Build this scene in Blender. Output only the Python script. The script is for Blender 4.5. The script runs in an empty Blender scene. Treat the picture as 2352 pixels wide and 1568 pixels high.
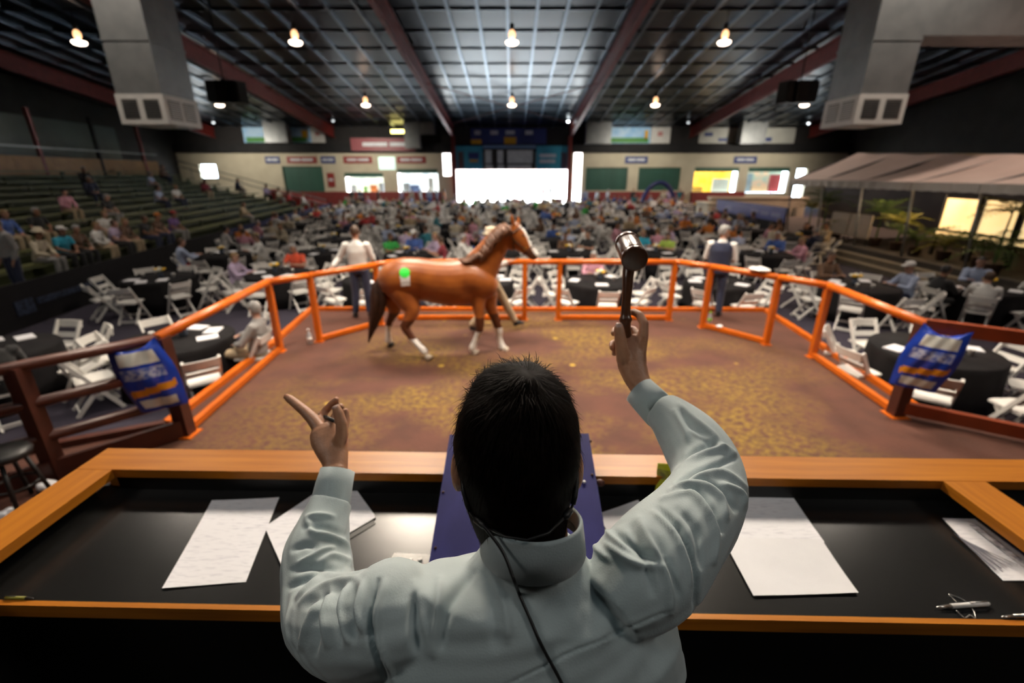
import bpy, bmesh, math, random
import numpy as np
from mathutils import Vector, Matrix
from mathutils.bvhtree import BVHTree
random.seed(7)
rng = np.random.default_rng(11)
C = bpy.context.scene.collection
SC = bpy.context.scene
R = math.radians

# ------------------------------------------------------------------ camera, world, lights, exposure
CAMZ = 2.65
PITCH = R(20.2)
FPX = 1045.3
cam_d = bpy.data.cameras.new('camera')
cam_d.sensor_width = 36.0
cam_d.lens = 16.0
cam_d.clip_start = 0.03
cam_d.clip_end = 400
cam_d.dof.use_dof = True
cam_d.dof.focus_distance = 0.66
cam_d.dof.aperture_fstop = 2.8
cam = bpy.data.objects.new('camera', cam_d)
cam.location = (0, 0, CAMZ)
cam.rotation_euler = (R(90) - PITCH, 0, 0)
C.objects.link(cam)
SC.camera = cam

SC.view_settings.view_transform = 'Standard'
SC.view_settings.look = 'None'
SC.view_settings.gamma = 1.0
SC.view_settings.use_curve_mapping = False
SC.view_settings.exposure = -0.2
SC.cycles.use_denoising = True
SC.cycles.sample_clamp_indirect = 6.0
SC.cycles.max_bounces = 5
SC.cycles.diffuse_bounces = 3
SC.cycles.use_adaptive_sampling = True
SC.cycles.adaptive_threshold = 0.08
SC.cycles.adaptive_min_samples = 16
SC.cycles.caustics_reflective = False
SC.cycles.caustics_refractive = False

world = bpy.data.worlds.new('sky')
SC.world = world
world.use_nodes = True
wbg = world.node_tree.nodes['Background']
wbg.inputs['Color'].default_value = (0.62, 0.80, 1.0, 1)
wbg.inputs['Strength'].default_value = 26.0

def add_light(name, kind, loc, energy, color, target=None, **kw):
    d = bpy.data.lights.new(name, kind)
    d.energy = energy
    d.color = color
    for k, v in kw.items():
        setattr(d, k, v)
    o = bpy.data.objects.new(name, d)
    o.location = loc
    if target is not None:
        o.rotation_euler = (Vector(target) - Vector(loc)).to_track_quat('-Z', 'Y').to_euler()
    C.objects.link(o)
    return o

add_light('sun', 'SUN', (0, 0, 40), 90.0, (1.0, 0.97, 0.92), target=(6, 16, 0), angle=R(0.6))
# flood lamps rigged under the roof over the sale ring
add_light('ring_flood', 'SPOT', (-2.6, 10.6, 9.0), 4300, (1.0, 0.86, 0.70), target=(-0.4, 4.2, 0), spot_size=R(105), spot_blend=0.9, shadow_soft_size=1.1)
add_light('ring_flood.001', 'SPOT', (3.2, 10.6, 9.0), 4300, (1.0, 0.86, 0.70), target=(0.8, 4.2, 0), spot_size=R(105), spot_blend=0.9, shadow_soft_size=1.1)
add_light('ring_flood.002', 'SPOT', (-3.0, 4.4, 10.6), 4200, (1.0, 0.87, 0.72), target=(-1.0, 8.4, 0), spot_size=R(72), spot_blend=0.7, shadow_soft_size=0.5)
add_light('ring_flood.003', 'SPOT', (3.6, 4.4, 10.6), 4200, (1.0, 0.87, 0.72), target=(1.8, 8.4, 0), spot_size=R(72), spot_blend=0.7, shadow_soft_size=0.5)
# daylight falling through the doorway (sampling aid for the sky outside)
add_light('door_daylight', 'AREA', (0.05, 49.2, 1.6), 1.0, (1, 1, 1), target=(0.05, 30, 1.6), shape='RECTANGLE', size=11.4, size_y=3.2)
bpy.data.lights['door_daylight'].cycles.is_portal = True

# ------------------------------------------------------------------ picture geometry helpers (a pixel of the photograph -> a place in the hall)
_c, _s = math.cos(PITCH), math.sin(PITCH)
def ray(u, v):
    a = (u - 1176) / FPX; b = -(v - 784) / FPX
    return Vector((a, _c + b * _s, -_s + b * _c))
def onz(u, v, z=0.0):
    d = ray(u, v); return Vector((0, 0, CAMZ)) + d * ((z - CAMZ) / d.z)
def ony(u, v, y):
    d = ray(u, v); return Vector((0, 0, CAMZ)) + d * (y / d.y)
def onx(u, v, x):
    d = ray(u, v); return Vector((0, 0, CAMZ)) + d * (x / d.x)
def dep(u, v, f):
    return Vector((0, 0, CAMZ)) + ray(u, v) * f

# ------------------------------------------------------------------ materials
MATS = {}
def M(name, c1, c2=None, scale=6.0, rough=0.6, bump=0.0, metal=0.0, spec=0.5, emit=0.0, stretch=(1, 1, 1), detail=4.0,
      lo=0.35, hi=0.65, alpha=1.0, trans=0.0, coat=0.0, bscale=None, sheen=0.0, sss=0.0):
    if name in MATS:
        return MATS[name]
    m = bpy.data.materials.new(name)
    m.use_nodes = True
    nt = m.node_tree; N = nt.nodes; L = nt.links
    p = N['Principled BSDF']
    p.inputs['Roughness'].default_value = rough
    p.inputs['Metallic'].default_value = metal
    p.inputs['Specular IOR Level'].default_value = spec
    p.inputs['Coat Weight'].default_value = coat
    p.inputs['Sheen Weight'].default_value = sheen
    if sss:
        p.inputs['Subsurface Weight'].default_value = sss
        p.inputs['Subsurface Radius'].default_value = (0.012, 0.005, 0.003)
        p.inputs['Subsurface Scale'].default_value = 1.0
    if trans:
        p.inputs['Transmission Weight'].default_value = trans
        p.inputs['IOR'].default_value = 1.33
    if alpha < 1: p.inputs['Alpha'].default_value = alpha
    if c2 is None:
        c2 = tuple(min(1, x * 0.82) for x in c1)
    tc = N.new('ShaderNodeTexCoord')
    mp = N.new('ShaderNodeMapping'); mp.inputs['Scale'].default_value = stretch
    L.new(tc.outputs['Object'], mp.inputs['Vector'])
    nz = N.new('ShaderNodeTexNoise'); nz.inputs['Scale'].default_value = scale; nz.inputs['Detail'].default_value = detail
    L.new(mp.outputs['Vector'], nz.inputs['Vector'])
    cr = N.new('ShaderNodeValToRGB')
    cr.color_ramp.elements[0].position = lo; cr.color_ramp.elements[1].position = hi
    cr.color_ramp.elements[0].color = (*c1, 1); cr.color_ramp.elements[1].color = (*c2, 1)
    L.new(nz.outputs['Fac'], cr.inputs['Fac'])
    L.new(cr.outputs['Color'], p.inputs['Base Color'])
    if emit:
        L.new(cr.outputs['Color'], p.inputs['Emission Color'])
        p.inputs['Emission Strength'].default_value = emit
    if bump:
        bp = N.new('ShaderNodeBump'); bp.inputs['Strength'].default_value = bump; bp.inputs['Distance'].default_value = 0.01
        src = nz
        if bscale:
            src = N.new('ShaderNodeTexNoise'); src.inputs['Scale'].default_value = bscale; src.inputs['Detail'].default_value = 3
            L.new(mp.outputs['Vector'], src.inputs['Vector'])
        L.new(src.outputs['Fac'], bp.inputs['Height'])
        L.new(bp.outputs['Normal'], p.inputs['Normal'])
    MATS[name] = m
    return m

def wood(name, c1, c2, axis=0, rough=0.38, scale=3.0, spec=0.35):
    st = [16, 16, 16]; st[axis] = 0.9
    return M(name, c1, c2, scale=scale, rough=rough, stretch=tuple(st), detail=6, lo=0.3, hi=0.7, spec=spec)

# ------------------------------------------------------------------ mesh helpers
class MB:
    """collects closed shapes; build() links them as one mesh object"""
    def __init__(self):
        self.v = []; self.f = []; self.mi = []
    def add(self, vs, fs, mi=0):
        o = len(self.v)
        self.v += [tuple(p) for p in vs]
        self.f += [tuple(i + o for i in q) for q in fs]
        self.mi += [mi] * len(fs)
        return self
    def box(self, c, s, rz=0.0, mi=0, rot=None):
        x, y, z = s[0] / 2, s[1] / 2, s[2] / 2
        m = rot if rot is not None else Matrix.Rotation(rz, 3, 'Z')
        vs = [Vector(c) + m @ Vector(p) for p in ((-x, -y, -z), (x, -y, -z), (x, y, -z), (-x, y, -z), (-x, -y, z), (x, -y, z), (x, y, z), (-x, y, z))]
        return self.add(vs, [(0, 3, 2, 1), (4, 5, 6, 7), (0, 1, 5, 4), (1, 2, 6, 5), (2, 3, 7, 6), (3, 0, 4, 7)], mi)
    def b3(self, lo, hi, mi=0):
        return self.box([(a + b) / 2 for a, b in zip(lo, hi)], [abs(b - a) for a, b in zip(lo, hi)], mi=mi)
    def bar(self, a, b, w, h, up=(0, 0, 1), mi=0):
        a = Vector(a); b = Vector(b); d = (b - a).normalized()
        s = d.cross(Vector(up))
        if s.length < 1e-4: s = d.cross(Vector((0, 1, 0)))
        s.normalize(); u = s.cross(d)
        vs = []
        for p in (a, b):
            for sx, sz in ((-1, -1), (1, -1), (1, 1), (-1, 1)):
                vs.append(p + s * (sx * w / 2) + u * (sz * h / 2))
        return self.add(vs, [(0, 1, 2, 3), (7, 6, 5, 4), (0, 4, 5, 1), (1, 5, 6, 2), (2, 6, 7, 3), (3, 7, 4, 0)], mi)
    def tube(self, pts, rad, n=8, side=None, cap=True, mi=0):
        pts = [Vector(p) for p in pts]; k = len(pts)
        if not isinstance(rad, (list, tuple)): rad = [rad] * k
        vs = []; s = None
        for i, p in enumerate(pts):
            t = (pts[min(i + 1, k - 1)] - pts[max(i - 1, 0)])
            t = t.normalized() if t.length > 1e-9 else Vector((0, 0, 1))
            ref = Vector(side) if side is not None else (s if s is not None else (Vector((1, 0, 0)) if abs(t.x) < 0.8 else Vector((0, 1, 0))))
            s = ref - t * ref.dot(t)
            if s.length < 1e-5:
                ref = Vector((0, 1, 0)) if abs(t.y) < 0.8 else Vector((0, 0, 1)); s = ref - t * ref.dot(t)
            s.normalize(); u = t.cross(s)
            r = rad[i]; rx, ry = (r, r) if not isinstance(r, (list, tuple)) else r[:2]
            for j in range(n):
                a = 2 * math.pi * j / n
                vs.append(p + s * (rx * math.cos(a)) + u * (ry * math.sin(a)))
        fs = []
        for i in range(k - 1):
            for j in range(n):
                a, b = i * n + j, i * n + (j + 1) % n
                fs.append((a, b, b + n, a + n))
        if cap:
            fs.append(tuple(range(n))[::-1]); fs.append(tuple(range((k - 1) * n, k * n)))
        return self.add(vs, fs, mi)
    def lathe(self, prof, n=16, c=(0, 0, 0), mi=0, wob=None):
        c = Vector(c); vs = []
        for r, z in prof:
            for j in range(n):
                a = 2 * math.pi * j / n
                rr = r * (1 + (wob(a, z) if wob else 0))
                vs.append(c + Vector((rr * math.cos(a), rr * math.sin(a), z)))
        fs = []
        for i in range(len(prof) - 1):
            for j in range(n):
                a, b = i * n + j, i * n + (j + 1) % n
                fs.append((a, b, b + n, a + n))
        fs.append(tuple(range(n))[::-1]); fs.append(tuple(range((len(prof) - 1) * n, len(prof) * n)))
        return self.add(vs, fs, mi)
    def ball(self, c, r, n=10, m=7, rot=None, mi=0):
        if not isinstance(r, (list, tuple)): r = (r, r, r)
        c = Vector(c); vs = []; rot = rot or Matrix.Identity(3)
        for i in range(1, m):
            th = math.pi * i / m
            for j in range(n):
                a = 2 * math.pi * j / n
                vs.append(c + rot @ Vector((r[0] * math.sin(th) * math.cos(a), r[1] * math.sin(th) * math.sin(a), -r[2] * math.cos(th))))
        vs.append(c + rot @ Vector((0, 0, -r[2]))); vs.append(c + rot @ Vector((0, 0, r[2])))
        fs = []; k = (m - 1) * n
        for i in range(m - 2):
            for j in range(n):
                a, b = i * n + j, i * n + (j + 1) % n
                fs.append((a, b, b + n, a + n))
        for j in range(n):
            fs.append((k, (j + 1) % n, j)); fs.append((k + 1, (m - 2) * n + j, (m - 2) * n + (j + 1) % n))
        return self.add(vs, fs, mi)
    def prism(self, poly, z0, z1, mi=0):
        n = len(poly)
        vs = [(x, y, z0) for x, y in poly] + [(x, y, z1) for x, y in poly]
        fs = [tuple(range(n))[::-1], tuple(range(n, 2 * n))] + [(i, (i + 1) % n, (i + 1) % n + n, i + n) for i in range(n)]
        return self.add(vs, fs, mi)
    def mesh(self, name, smooth=False):
        me = bpy.data.meshes.new(name)
        me.from_pydata(self.v, [], self.f)
        if any(self.mi):
            me.polygons.foreach_set('material_index', self.mi)
        if smooth: me.polygons.foreach_set('use_smooth', [True] * len(me.polygons))
        me.update()
        return me
    def build(self, name, mats, parent=None, smooth=False, loc=None):
        me = self.mesh(name, smooth)
        return put(name, me, mats, parent, loc)

def put(name, me, mats=None, parent=None, loc=None):
    if mats is not None:
        if not isinstance(mats, (list, tuple)): mats = [mats]
        for m in mats: me.materials.append(m)
    o = bpy.data.objects.new(name, me)
    C.objects.link(o)
    if parent is not None: o.parent = parent
    if loc is not None: o.location = loc
    return o
def tag(o, label, cat, group=None, kind=None):
    if label: o['label'] = label
    if cat: o['category'] = cat
    if group: o['group'] = group
    if kind: o['kind'] = kind
    return o
def thing(name, label, cat, loc=(0, 0, 0), rz=0.0, group=None):
    o = bpy.data.objects.new(name, None)
    o.empty_display_size = 0.1
    o.location = loc; o.rotation_euler = (0, 0, rz)
    C.objects.link(o)
    return tag(o, label, cat, group)
def struct(o, label=None):
    o['kind'] = 'structure'
    if label: o['label'] = label
    return o
def copy_tree(root, loc, rz=0.0, label=None, group=None):
    r = root.copy(); C.objects.link(r); r.location = loc; r.rotation_euler = (0, 0, rz)
    if label: r['label'] = label
    if group: r['group'] = group
    for ch in root.children:
        c = ch.copy(); C.objects.link(c); c.parent = r
        for g in ch.children:
            d = g.copy(); C.objects.link(d); d.parent = c
    return r
def fuse(name, mb, vox, it=6, fac=0.5):
    """one continuous skin over overlapping closed shapes"""
    me = mb.mesh(name + '_raw')
    o = bpy.data.objects.new(name + '_raw', me); C.objects.link(o)
    m = o.modifiers.new('r', 'REMESH'); m.mode = 'VOXEL'; m.voxel_size = vox
    if it:
        s = o.modifiers.new('s', 'SMOOTH'); s.factor = fac; s.iterations = it
    dg = bpy.context.evaluated_depsgraph_get()
    out = bpy.data.meshes.new_from_object(o.evaluated_get(dg))
    out.name = name
    bpy.data.objects.remove(o); bpy.data.meshes.remove(me)
    out.polygons.foreach_set('use_smooth', [True] * len(out.polygons))
    return out
def cr_path(pts, k=4):
    """Catmull-Rom through rows of numbers"""
    P = np.array(pts, float); out = []
    for i in range(len(P) - 1):
        p0, p1, p2, p3 = P[max(i - 1, 0)], P[i], P[i + 1], P[min(i + 2, len(P) - 1)]
        for j in range(k):
            t = j / k
            out.append(0.5 * ((2 * p1) + (-p0 + p2) * t + (2 * p0 - 5 * p1 + 4 * p2 - p3) * t * t + (-p0 + 3 * p1 - 3 * p2 + p3) * t ** 3))
    out.append(P[-1])
    return np.array(out)
def verts_of(me):
    a = np.empty(len(me.vertices) * 3); me.vertices.foreach_get('co', a); return a.reshape(-1, 3)
def normals_of(me):
    a = np.empty(len(me.vertices) * 3); me.vertices.foreach_get('normal', a); return a.reshape(-1, 3)
def set_verts(me, a):
    me.vertices.foreach_set('co', np.ascontiguousarray(a, dtype=np.float64).ravel()); me.update()
def face_mats(me, fn):
    """material index per face from its centre"""
    n = len(me.polygons); a = np.empty(n * 3); me.polygons.foreach_get('center', a)
    me.polygons.foreach_set('material_index', np.asarray(fn(a.reshape(-1, 3)), dtype=np.int32)); me.update()
# ------------------------------------------------------------------ the hall: floors, roof, walls
FZ = -0.42                       # carpet level outside the raised ring
ROOF = lambda y: 12.9 - 0.1246 * y
m_carpet = M('carpet', (0.030, 0.024, 0.042), (0.020, 0.016, 0.028), scale=40, rough=0.95, bump=0.3)
m_dark = M('dark_paint', (0.012, 0.011, 0.012), (0.006, 0.006, 0.007), scale=2, rough=0.8)
m_roof = M('roof_sheet', (0.023, 0.030, 0.040), (0.015, 0.020, 0.029), scale=0.9, rough=0.34, metal=1.0)
m_strip = M('roof_strip', (0.17, 0.20, 0.245), (0.14, 0.17, 0.21), scale=3, rough=0.32, metal=1.0)
m_red = M('red_steel', (0.20, 0.022, 0.018), (0.15, 0.017, 0.014), scale=3, rough=0.55)
m_beige = M('beige_wall', (0.62, 0.56, 0.42), (0.56, 0.50, 0.37), scale=1.2, rough=0.8)
m_duct = M('duct_metal', (0.27, 0.28, 0.285), (0.22, 0.23, 0.235), scale=2.5, rough=0.45, metal=0.3)
m_white = M('white_paint', (0.80, 0.79, 0.76), (0.74, 0.73, 0.70), scale=4, rough=0.5)
m_black = M('black_plastic', (0.010, 0.010, 0.010), (0.006, 0.006, 0.006), scale=8, rough=0.45)
m_green = M('green_shutter', (0.035, 0.12, 0.085), (0.025, 0.09, 0.065), scale=2, rough=0.6)

struct(MB().b3((-33, -6, FZ - 0.2), (33, 49.5, FZ)).build('floor', m_carpet), 'dark purple-grey carpet of the sale hall')
m_apron = M('concrete_apron', (0.72, 0.68, 0.60), (0.62, 0.58, 0.52), scale=0.6, rough=0.9)
struct(MB().b3((-40, 49.5, FZ - 0.2), (40, 110, FZ)).build('floor', m_apron), 'sunlit pale paving outside the big doorway')

# roof with light strips and red portal frames
ce = MB()
ce.add([(-33, -6, ROOF(-6)), (33, -6, ROOF(-6)), (33, 50, ROOF(50)), (-33, 50, ROOF(50)),
        (-33, -6, ROOF(-6) + 0.3), (33, -6, ROOF(-6) + 0.3), (33, 50, ROOF(50) + 0.3), (-33, 50, ROOF(50) + 0.3)],
       [(0, 1, 2, 3), (7, 6, 5, 4), (0, 4, 5, 1), (1, 5, 6, 2), (2, 6, 7, 3), (3, 7, 4, 0)])
ceiling = struct(ce.build('ceiling', m_roof), 'dark sloping sheet roof with pale strips')
me = MB().bar((0, -5.9, ROOF(-5.9) - 0.05), (0, 47.9, ROOF(47.9) - 0.05), 0.15, 0.09).mesh('roof_strip')
me.materials.append(m_strip)
for k in range(-21, 22):
    put('roof_strip', me, None, ceiling, (k * 1.372 - 0.22 + 0.01, 0, 0))
me = MB().box((0, 0, 0), (62, 0.09, 0.05)).mesh('cross_purlin'); me.materials.append(M('purlin_grey', (0.05, 0.062, 0.08), rough=0.38, metal=1.0))
for k in range(12):
    y = 20.5 + k * 2.25
    put('cross_purlin', me, None, ceiling, (0, y, ROOF(y) - 0.03))
def beam_mesh():
    b = MB(); y0, y1 = -5.8, 47.6
    for dz, w, h in ((-0.16, 0.28, 0.04), (-1.08, 0.28, 0.05), (-0.62, 0.06, 0.92)):
        b.bar((0, y0, ROOF(y0) + dz), (0, y1, ROOF(y1) + dz), w, h)
    return b.mesh('roof_beam')
bm_ = beam_mesh(); bm_.materials.append(m_red)
cm_ = MB(); cm_.b3((-0.17, 47.05, FZ), (0.17, 47.45, 6.1)); cm_ = cm_.mesh('column'); cm_.materials.append(m_red)
side_of = {-28.4: 'far left', -17.0: 'left of the shuttered stalls', -5.6: 'left of the doorway', 5.55: 'right of the doorway', 17.0: 'right of the green shutters', 28.4: 'far right'}
for i, x in enumerate(side_of):
    o = put('trim_%d' % (i + 1), bm_, None, None, (x, 0, 0)); struct(o, 'red steel roof beam, %s' % side_of[x])
    if abs(x) < 6: put('column', cm_, None, o, (0, 0, 0))
rod = thing('cross_bracing', 'thin red bracing rods crossed under the centre roof bay', 'bracing', (0, 0, 0))
for (xa, ya, xb, yb) in ((-5.5, 33, 5.5, 44), (5.5, 33, -5.5, 44)):
    MB().tube([(xa, ya, ROOF(ya) - 0.7), (xb, yb, ROOF(yb) - 0.7)], 0.03, 6).build('rod', m_red, rod)

# closed sides of the hall
m_side = M('side_wall', (0.030, 0.028, 0.027), (0.020, 0.019, 0.018), scale=1, rough=0.9)
struct(MB().b3((-33, -6, FZ), (-32.6, 49, 13.8)).build('wall_left', m_side), 'dark left wall of the hall')
struct(MB().b3((32.6, -6, FZ), (33, 49, 13.8)).build('wall_right', m_side), 'dark right wall of the hall')
struct(MB().b3((-33, -6.4, FZ), (33, -6, 13.9)).build('wall_rear', m_side), 'dark wall behind the rostrum')

# back wall with its openings: (x0, x1, z0, z1)
HOLES = [(-30.6, -29.0, 2.3, 3.5), (-22.55, -18.6, 0.9, 3.35), (-16.5, -12.7, 0.9, 2.75), (-11.3, -7.3, 0.9, 3.1), (-6.75, -6.0, 2.5, 4.5),
         (-5.62, 5.72, FZ, 3.03), (6.05, 6.85, FZ, 4.55), (7.25, 11.4, 1.1, 3.25), (12.45, 16.6, 1.1, 3.25), (17.95, 22.3, 0.9, 3.25), (23.2, 27.3, 0.9, 3.25), (28.0, 29.0, 0.5, 3.1)]
wb = MB(); x = -33.0
for (a, b, z0, z1) in HOLES:
    wb.b3((x, 47.7, FZ), (a, 48.1, 4.62))
    if z0 > FZ: wb.b3((a, 47.7, FZ), (b, 48.1, z0))
    wb.b3((a, 47.7, z1), (b, 48.1, 4.62)); x = b
wb.b3((x, 47.7, FZ), (33, 48.1, 4.62))
wall_back = struct(wb.build('wall_back', m_beige), 'beige back wall with shop openings and the big doorway')
struct(MB().b3((-33, 47.9, 4.62), (33, 48.3, 7.4)).build('wall_back', M('upper_wall', (0.020, 0.018, 0.018), rough=0.9)), 'dark upper part of the back wall')
struct(MB().b3((-33, 47.35, 4.58), (-5.75, 47.68, 5.38)).b3((5.75, 47.35, 4.58), (33, 47.68, 5.38)).build('trim_7', m_dark), 'black fascia beam above the beige wall')
m_brick = M('red_counter', (0.26, 0.040, 0.035), (0.20, 0.030, 0.026), scale=6, rough=0.6)
cnt = MB()
for (a, b) in ((-23, -7), (7.2, 17), (17.8, 23)):
    cnt.b3((a, 47.2, FZ), (b, 47.66, 1.0))
struct(cnt.build('trim_8', m_brick), 'dark red counter fronts along the back wall')
# shutters and lit stalls in the openings
def shutter(n, x0, x1, z0, z1, label):
    o = struct(MB().b3((x0, 47.95, z0), (x1, 48.05, z1)).build('window_%d' % n, m_green), label)
    k = 7
    me = MB().b3((x0, 47.90, 0), (x1, 47.95, (z1 - z0) / k - 0.05)).mesh('slat')
    me.materials.append(m_green)
    for i in range(k): put('slat', me, None, o, (0, 0, z0 + i * (z1 - z0) / k))
shutter(1, -22.55, -18.6, 0.9, 3.35, 'green roller shutter beside the bleachers')
shutter(2, 7.25, 11.4, 1.1, 3.25, 'green roller shutter next to the doorway on the right')
shutter(3, 12.45, 16.6, 1.1, 3.25, 'green roller shutter behind the blue arch')
def stall(n, x0, x1, z0, z1, col, col2, e, label, items):
    g = M('stall_glow_%d' % n, col, col2, scale=1.4, emit=e, rough=0.9, detail=1)
    o = struct(MB().b3((x0, 49.0, z0), (x1, 49.1, z1)).build('window_%d' % n, g), label)
    fr = MB(); fr.b3((x0, 47.75, z1 - 0.4), (x1, 47.95, z1)); fr.build('rolled_shutter', m_green, o)
    for (dx, w, h, c) in items:
        mm = M('stall_item_%d_%d' % (n, int(dx * 10)), c, rough=0.6)
        MB().b3((x0 + dx, 48.5, z0), (x0 + dx + w, 48.8, z0 + h)).build('shelf_unit', mm, o)
stall(4, -16.5, -12.7, 0.9, 2.75, (1.0, 0.96, 0.86), (0.5, 0.55, 0.5), 0.75, 'brightly lit food stall left of the second stall', [(0.2, 0.5, 0.7, (0.3, 0.3, 0.32)), (1.5, 0.3, 0.6, (0.2, 0.45, 0.1)), (2.2, 0.6, 0.7, (0.7, 0.2, 0.05)), (3.1, 0.4, 0.9, (0.2, 0.2, 0.22))])
stall(5, -11.3, -7.3, 0.9, 3.1, (1.0, 1.0, 1.0), (0.5, 0.58, 0.65), 1.3, 'white glowing stall window left of the doorway', [(0.3, 0.6, 0.9, (0.25, 0.27, 0.3)), (1.0, 0.9, 0.7, (0.1, 0.16, 0.35)), (2.9, 0.5, 1.4, (0.5, 0.5, 0.5))])
stall(6, 17.95, 22.3, 0.9, 3.25, (1.0, 0.62, 0.08), (0.9, 0.45, 0.03), 1.0, 'yellow lit stall on the right of the back wall', [(0.3, 1.0, 0.5, (0.5, 0.3, 0.05)), (2.3, 1.6, 1.3, (0.75, 0.9, 0.9))])
stall(7, 23.2, 27.3, 0.9, 3.25, (0.5, 0.35, 0.25), (0.25, 0.35, 0.3), 0.8, 'dim lit stall with red curtain at the far right', [(0.2, 0.7, 1.8, (0.3, 0.4, 0.5)), (2.8, 1.0, 1.7, (0.5, 0.08, 0.1)), (1.0, 1.6, 0.6, (1.0, 0.75, 0.5))])
# building across the yard, hardly darker than the glare
yard = struct(MB().b3((-40, 100, FZ), (40, 101, 9)).build('wall_yard', M('yard_wall', (0.75, 0.66, 0.60), (0.62, 0.40, 0.34), scale=0.25, rough=0.9)), 'sunlit pale wall across the yard')

# signs and banners
def sign(name, x0, x1, z0, z1, y, mat, label, cat='sign', marks=(), group=None):
    o = MB().b3((x0, y - 0.05, z0), (x1, y, z1)).build(name, mat)
    tag(o, label, cat, group)
    for (a, b, c, d, mm) in marks:
        w, h = x1 - x0, z1 - z0
        MB().b3((x0 + a * w, y - 0.065, z0 + c * h), (x0 + b * w, y - 0.05, z0 + d * h)).build('print', mm, o)
    return o
m_blue = M('sign_blue', (0.025, 0.05, 0.22), (0.02, 0.04, 0.17), rough=0.5)
m_teal = M('banner_teal', (0.05, 0.40, 0.56), (0.035, 0.30, 0.46), scale=0.8, rough=0.5)
m_sred = M('sign_red', (0.32, 0.035, 0.03), (0.26, 0.03, 0.025), rough=0.5)
m_pale = M('print_pale', (0.72, 0.74, 0.78), rough=0.6)
m_screen = M('screen_grey', (0.16, 0.16, 0.16), (0.10, 0.10, 0.11), scale=9, rough=0.3, emit=0.35)
m_sky = M('print_sky', (0.25, 0.50, 0.80), (0.45, 0.65, 0.85), scale=1.5, rough=0.5)
m_grass = M('print_grass', (0.05, 0.22, 0.05), (0.09, 0.30, 0.06), rough=0.6)
m_yel = M('print_yellow', (0.75, 0.42, 0.02), (0.65, 0.34, 0.02), rough=0.5)
m_wht = M('print_white', (0.72, 0.71, 0.68), rough=0.5)
TXT = [(0.12, 0.46, 0.35, 0.68, m_pale), (0.50, 0.88, 0.35, 0.68, m_pale)]
sign('hanging_banner', -5.5, -2.85, 3.06, 5.2, 47.69, m_teal, 'teal banner over the left end of the doorway', 'banner',
     [(0.48, 0.86, 0.45, 0.72, m_blue), (0.52, 0.82, 0.32, 0.42, m_yel), (0.10, 0.30, 0.05, 0.75, M('horse_print', (0.12, 0.10, 0.10), rough=0.6))])
sign('hanging_banner', 2.35, 5.45, 3.06, 5.2, 47.69, m_teal, 'teal banner with white lettering over the right end of the doorway', 'banner',
     [(0.10, 0.62, 0.52, 0.66, m_pale), (0.10, 0.60, 0.28, 0.42, m_pale), (0.78, 0.96, 0.05, 0.72, M('jockey_print', (0.10, 0.10, 0.14), rough=0.6))])
sb = sign('scoreboard', -2.8, 2.3, 3.06, 4.95, 47.69, m_black, 'black electronic scoreboard above the middle of the doorway', 'scoreboard',
          [(0.04, 0.16, 0.30, 0.92, m_screen), (0.27, 0.38, 0.30, 0.92, m_screen), (0.46, 0.94, 0.30, 0.92, m_screen), (0.04, 0.18, 0.05, 0.22, m_screen), (0.27, 0.40, 0.05, 0.22, m_screen), (0.46, 0.92, 0.05, 0.22, m_screen)])
sign('header_strip', -2.8, 2.3, 4.97, 5.25, 47.69, M('strip_blue', (0.22, 0.38, 0.62), rough=0.5), 'pale blue strip along the top of the scoreboard')
sign('hanging_banner', -3.95, 3.3, 5.35, 6.75, 47.89, M('navy_banner', (0.018, 0.035, 0.16), (0.03, 0.05, 0.24), scale=0.7, rough=0.5), 'long navy banner with gold arcs high over the doorway', 'banner',
     [(0.0, 0.14, 0.0, 0.3, m_yel), (0.44, 0.60, 0.0, 0.45, m_yel), (0.46, 0.58, 0.62, 0.85, m_pale), (0.05, 0.13, 0.6, 0.85, m_pale), (0.26, 0.36, 0.6, 0.85, m_pale), (0.72, 0.82, 0.6, 0.85, m_pale)])
sign('landscape_banner', -25.8, -23.0, 5.48, 6.85, 47.89, m_sky, 'blue and green landscape banner on the far left upper wall', 'banner',
     [(0.08, 0.8, 0.02, 0.35, m_grass), (0.70, 0.88, 0.30, 0.55, m_black)])
sign('landscape_banner', -21.6, -19.3, 5.48, 6.85, 47.89, m_sky, 'landscape banner with a yellow figure next to a pale crest panel', 'banner',
     [(0.05, 0.8, 0.05, 0.38, m_grass), (0.62, 0.86, 0.3, 0.8, m_yel)])
sign('crest_panel', -19.3, -18.0, 5.48, 6.85, 47.89, m_wht, 'pale panel with faded red crest on the left upper wall', 'banner', [(0.32, 0.66, 0.45, 0.72, M('faded_red', (0.55, 0.25, 0.24), rough=0.6))])
sign('landscape_banner', 9.3, 13.3, 5.42, 6.85, 47.89, m_sky, 'long sky and field banner right of the doorway columns', 'banner',
     [(0.02, 0.96, 0.03, 0.35, m_grass), (0.86, 0.94, 0.25, 0.8, m_yel)])
sign('crest_panel', 13.35, 15.2, 5.42, 6.85, 47.89, m_wht, 'pale panel with faded red crest right of the doorway', 'banner', [(0.34, 0.6, 0.45, 0.72, M('faded_red', (0.55, 0.25, 0.24), rough=0.6))])
sign('sponsor_board', 18.0, 27.2, 5.42, 6.8, 47.89, M('board_cream', (0.55, 0.55, 0.50), (0.48, 0.48, 0.44), scale=1, rough=0.5), 'long cream sponsor board at the right of the upper wall', 'banner',
     [(0.05, 0.14, 0.45, 0.7, m_blue), (0.2, 0.3, 0.12, 0.35, m_blue), (0.5, 0.76, 0.14, 0.38, m_blue), (0.56, 0.64, 0.45, 0.75, m_black)])
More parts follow.
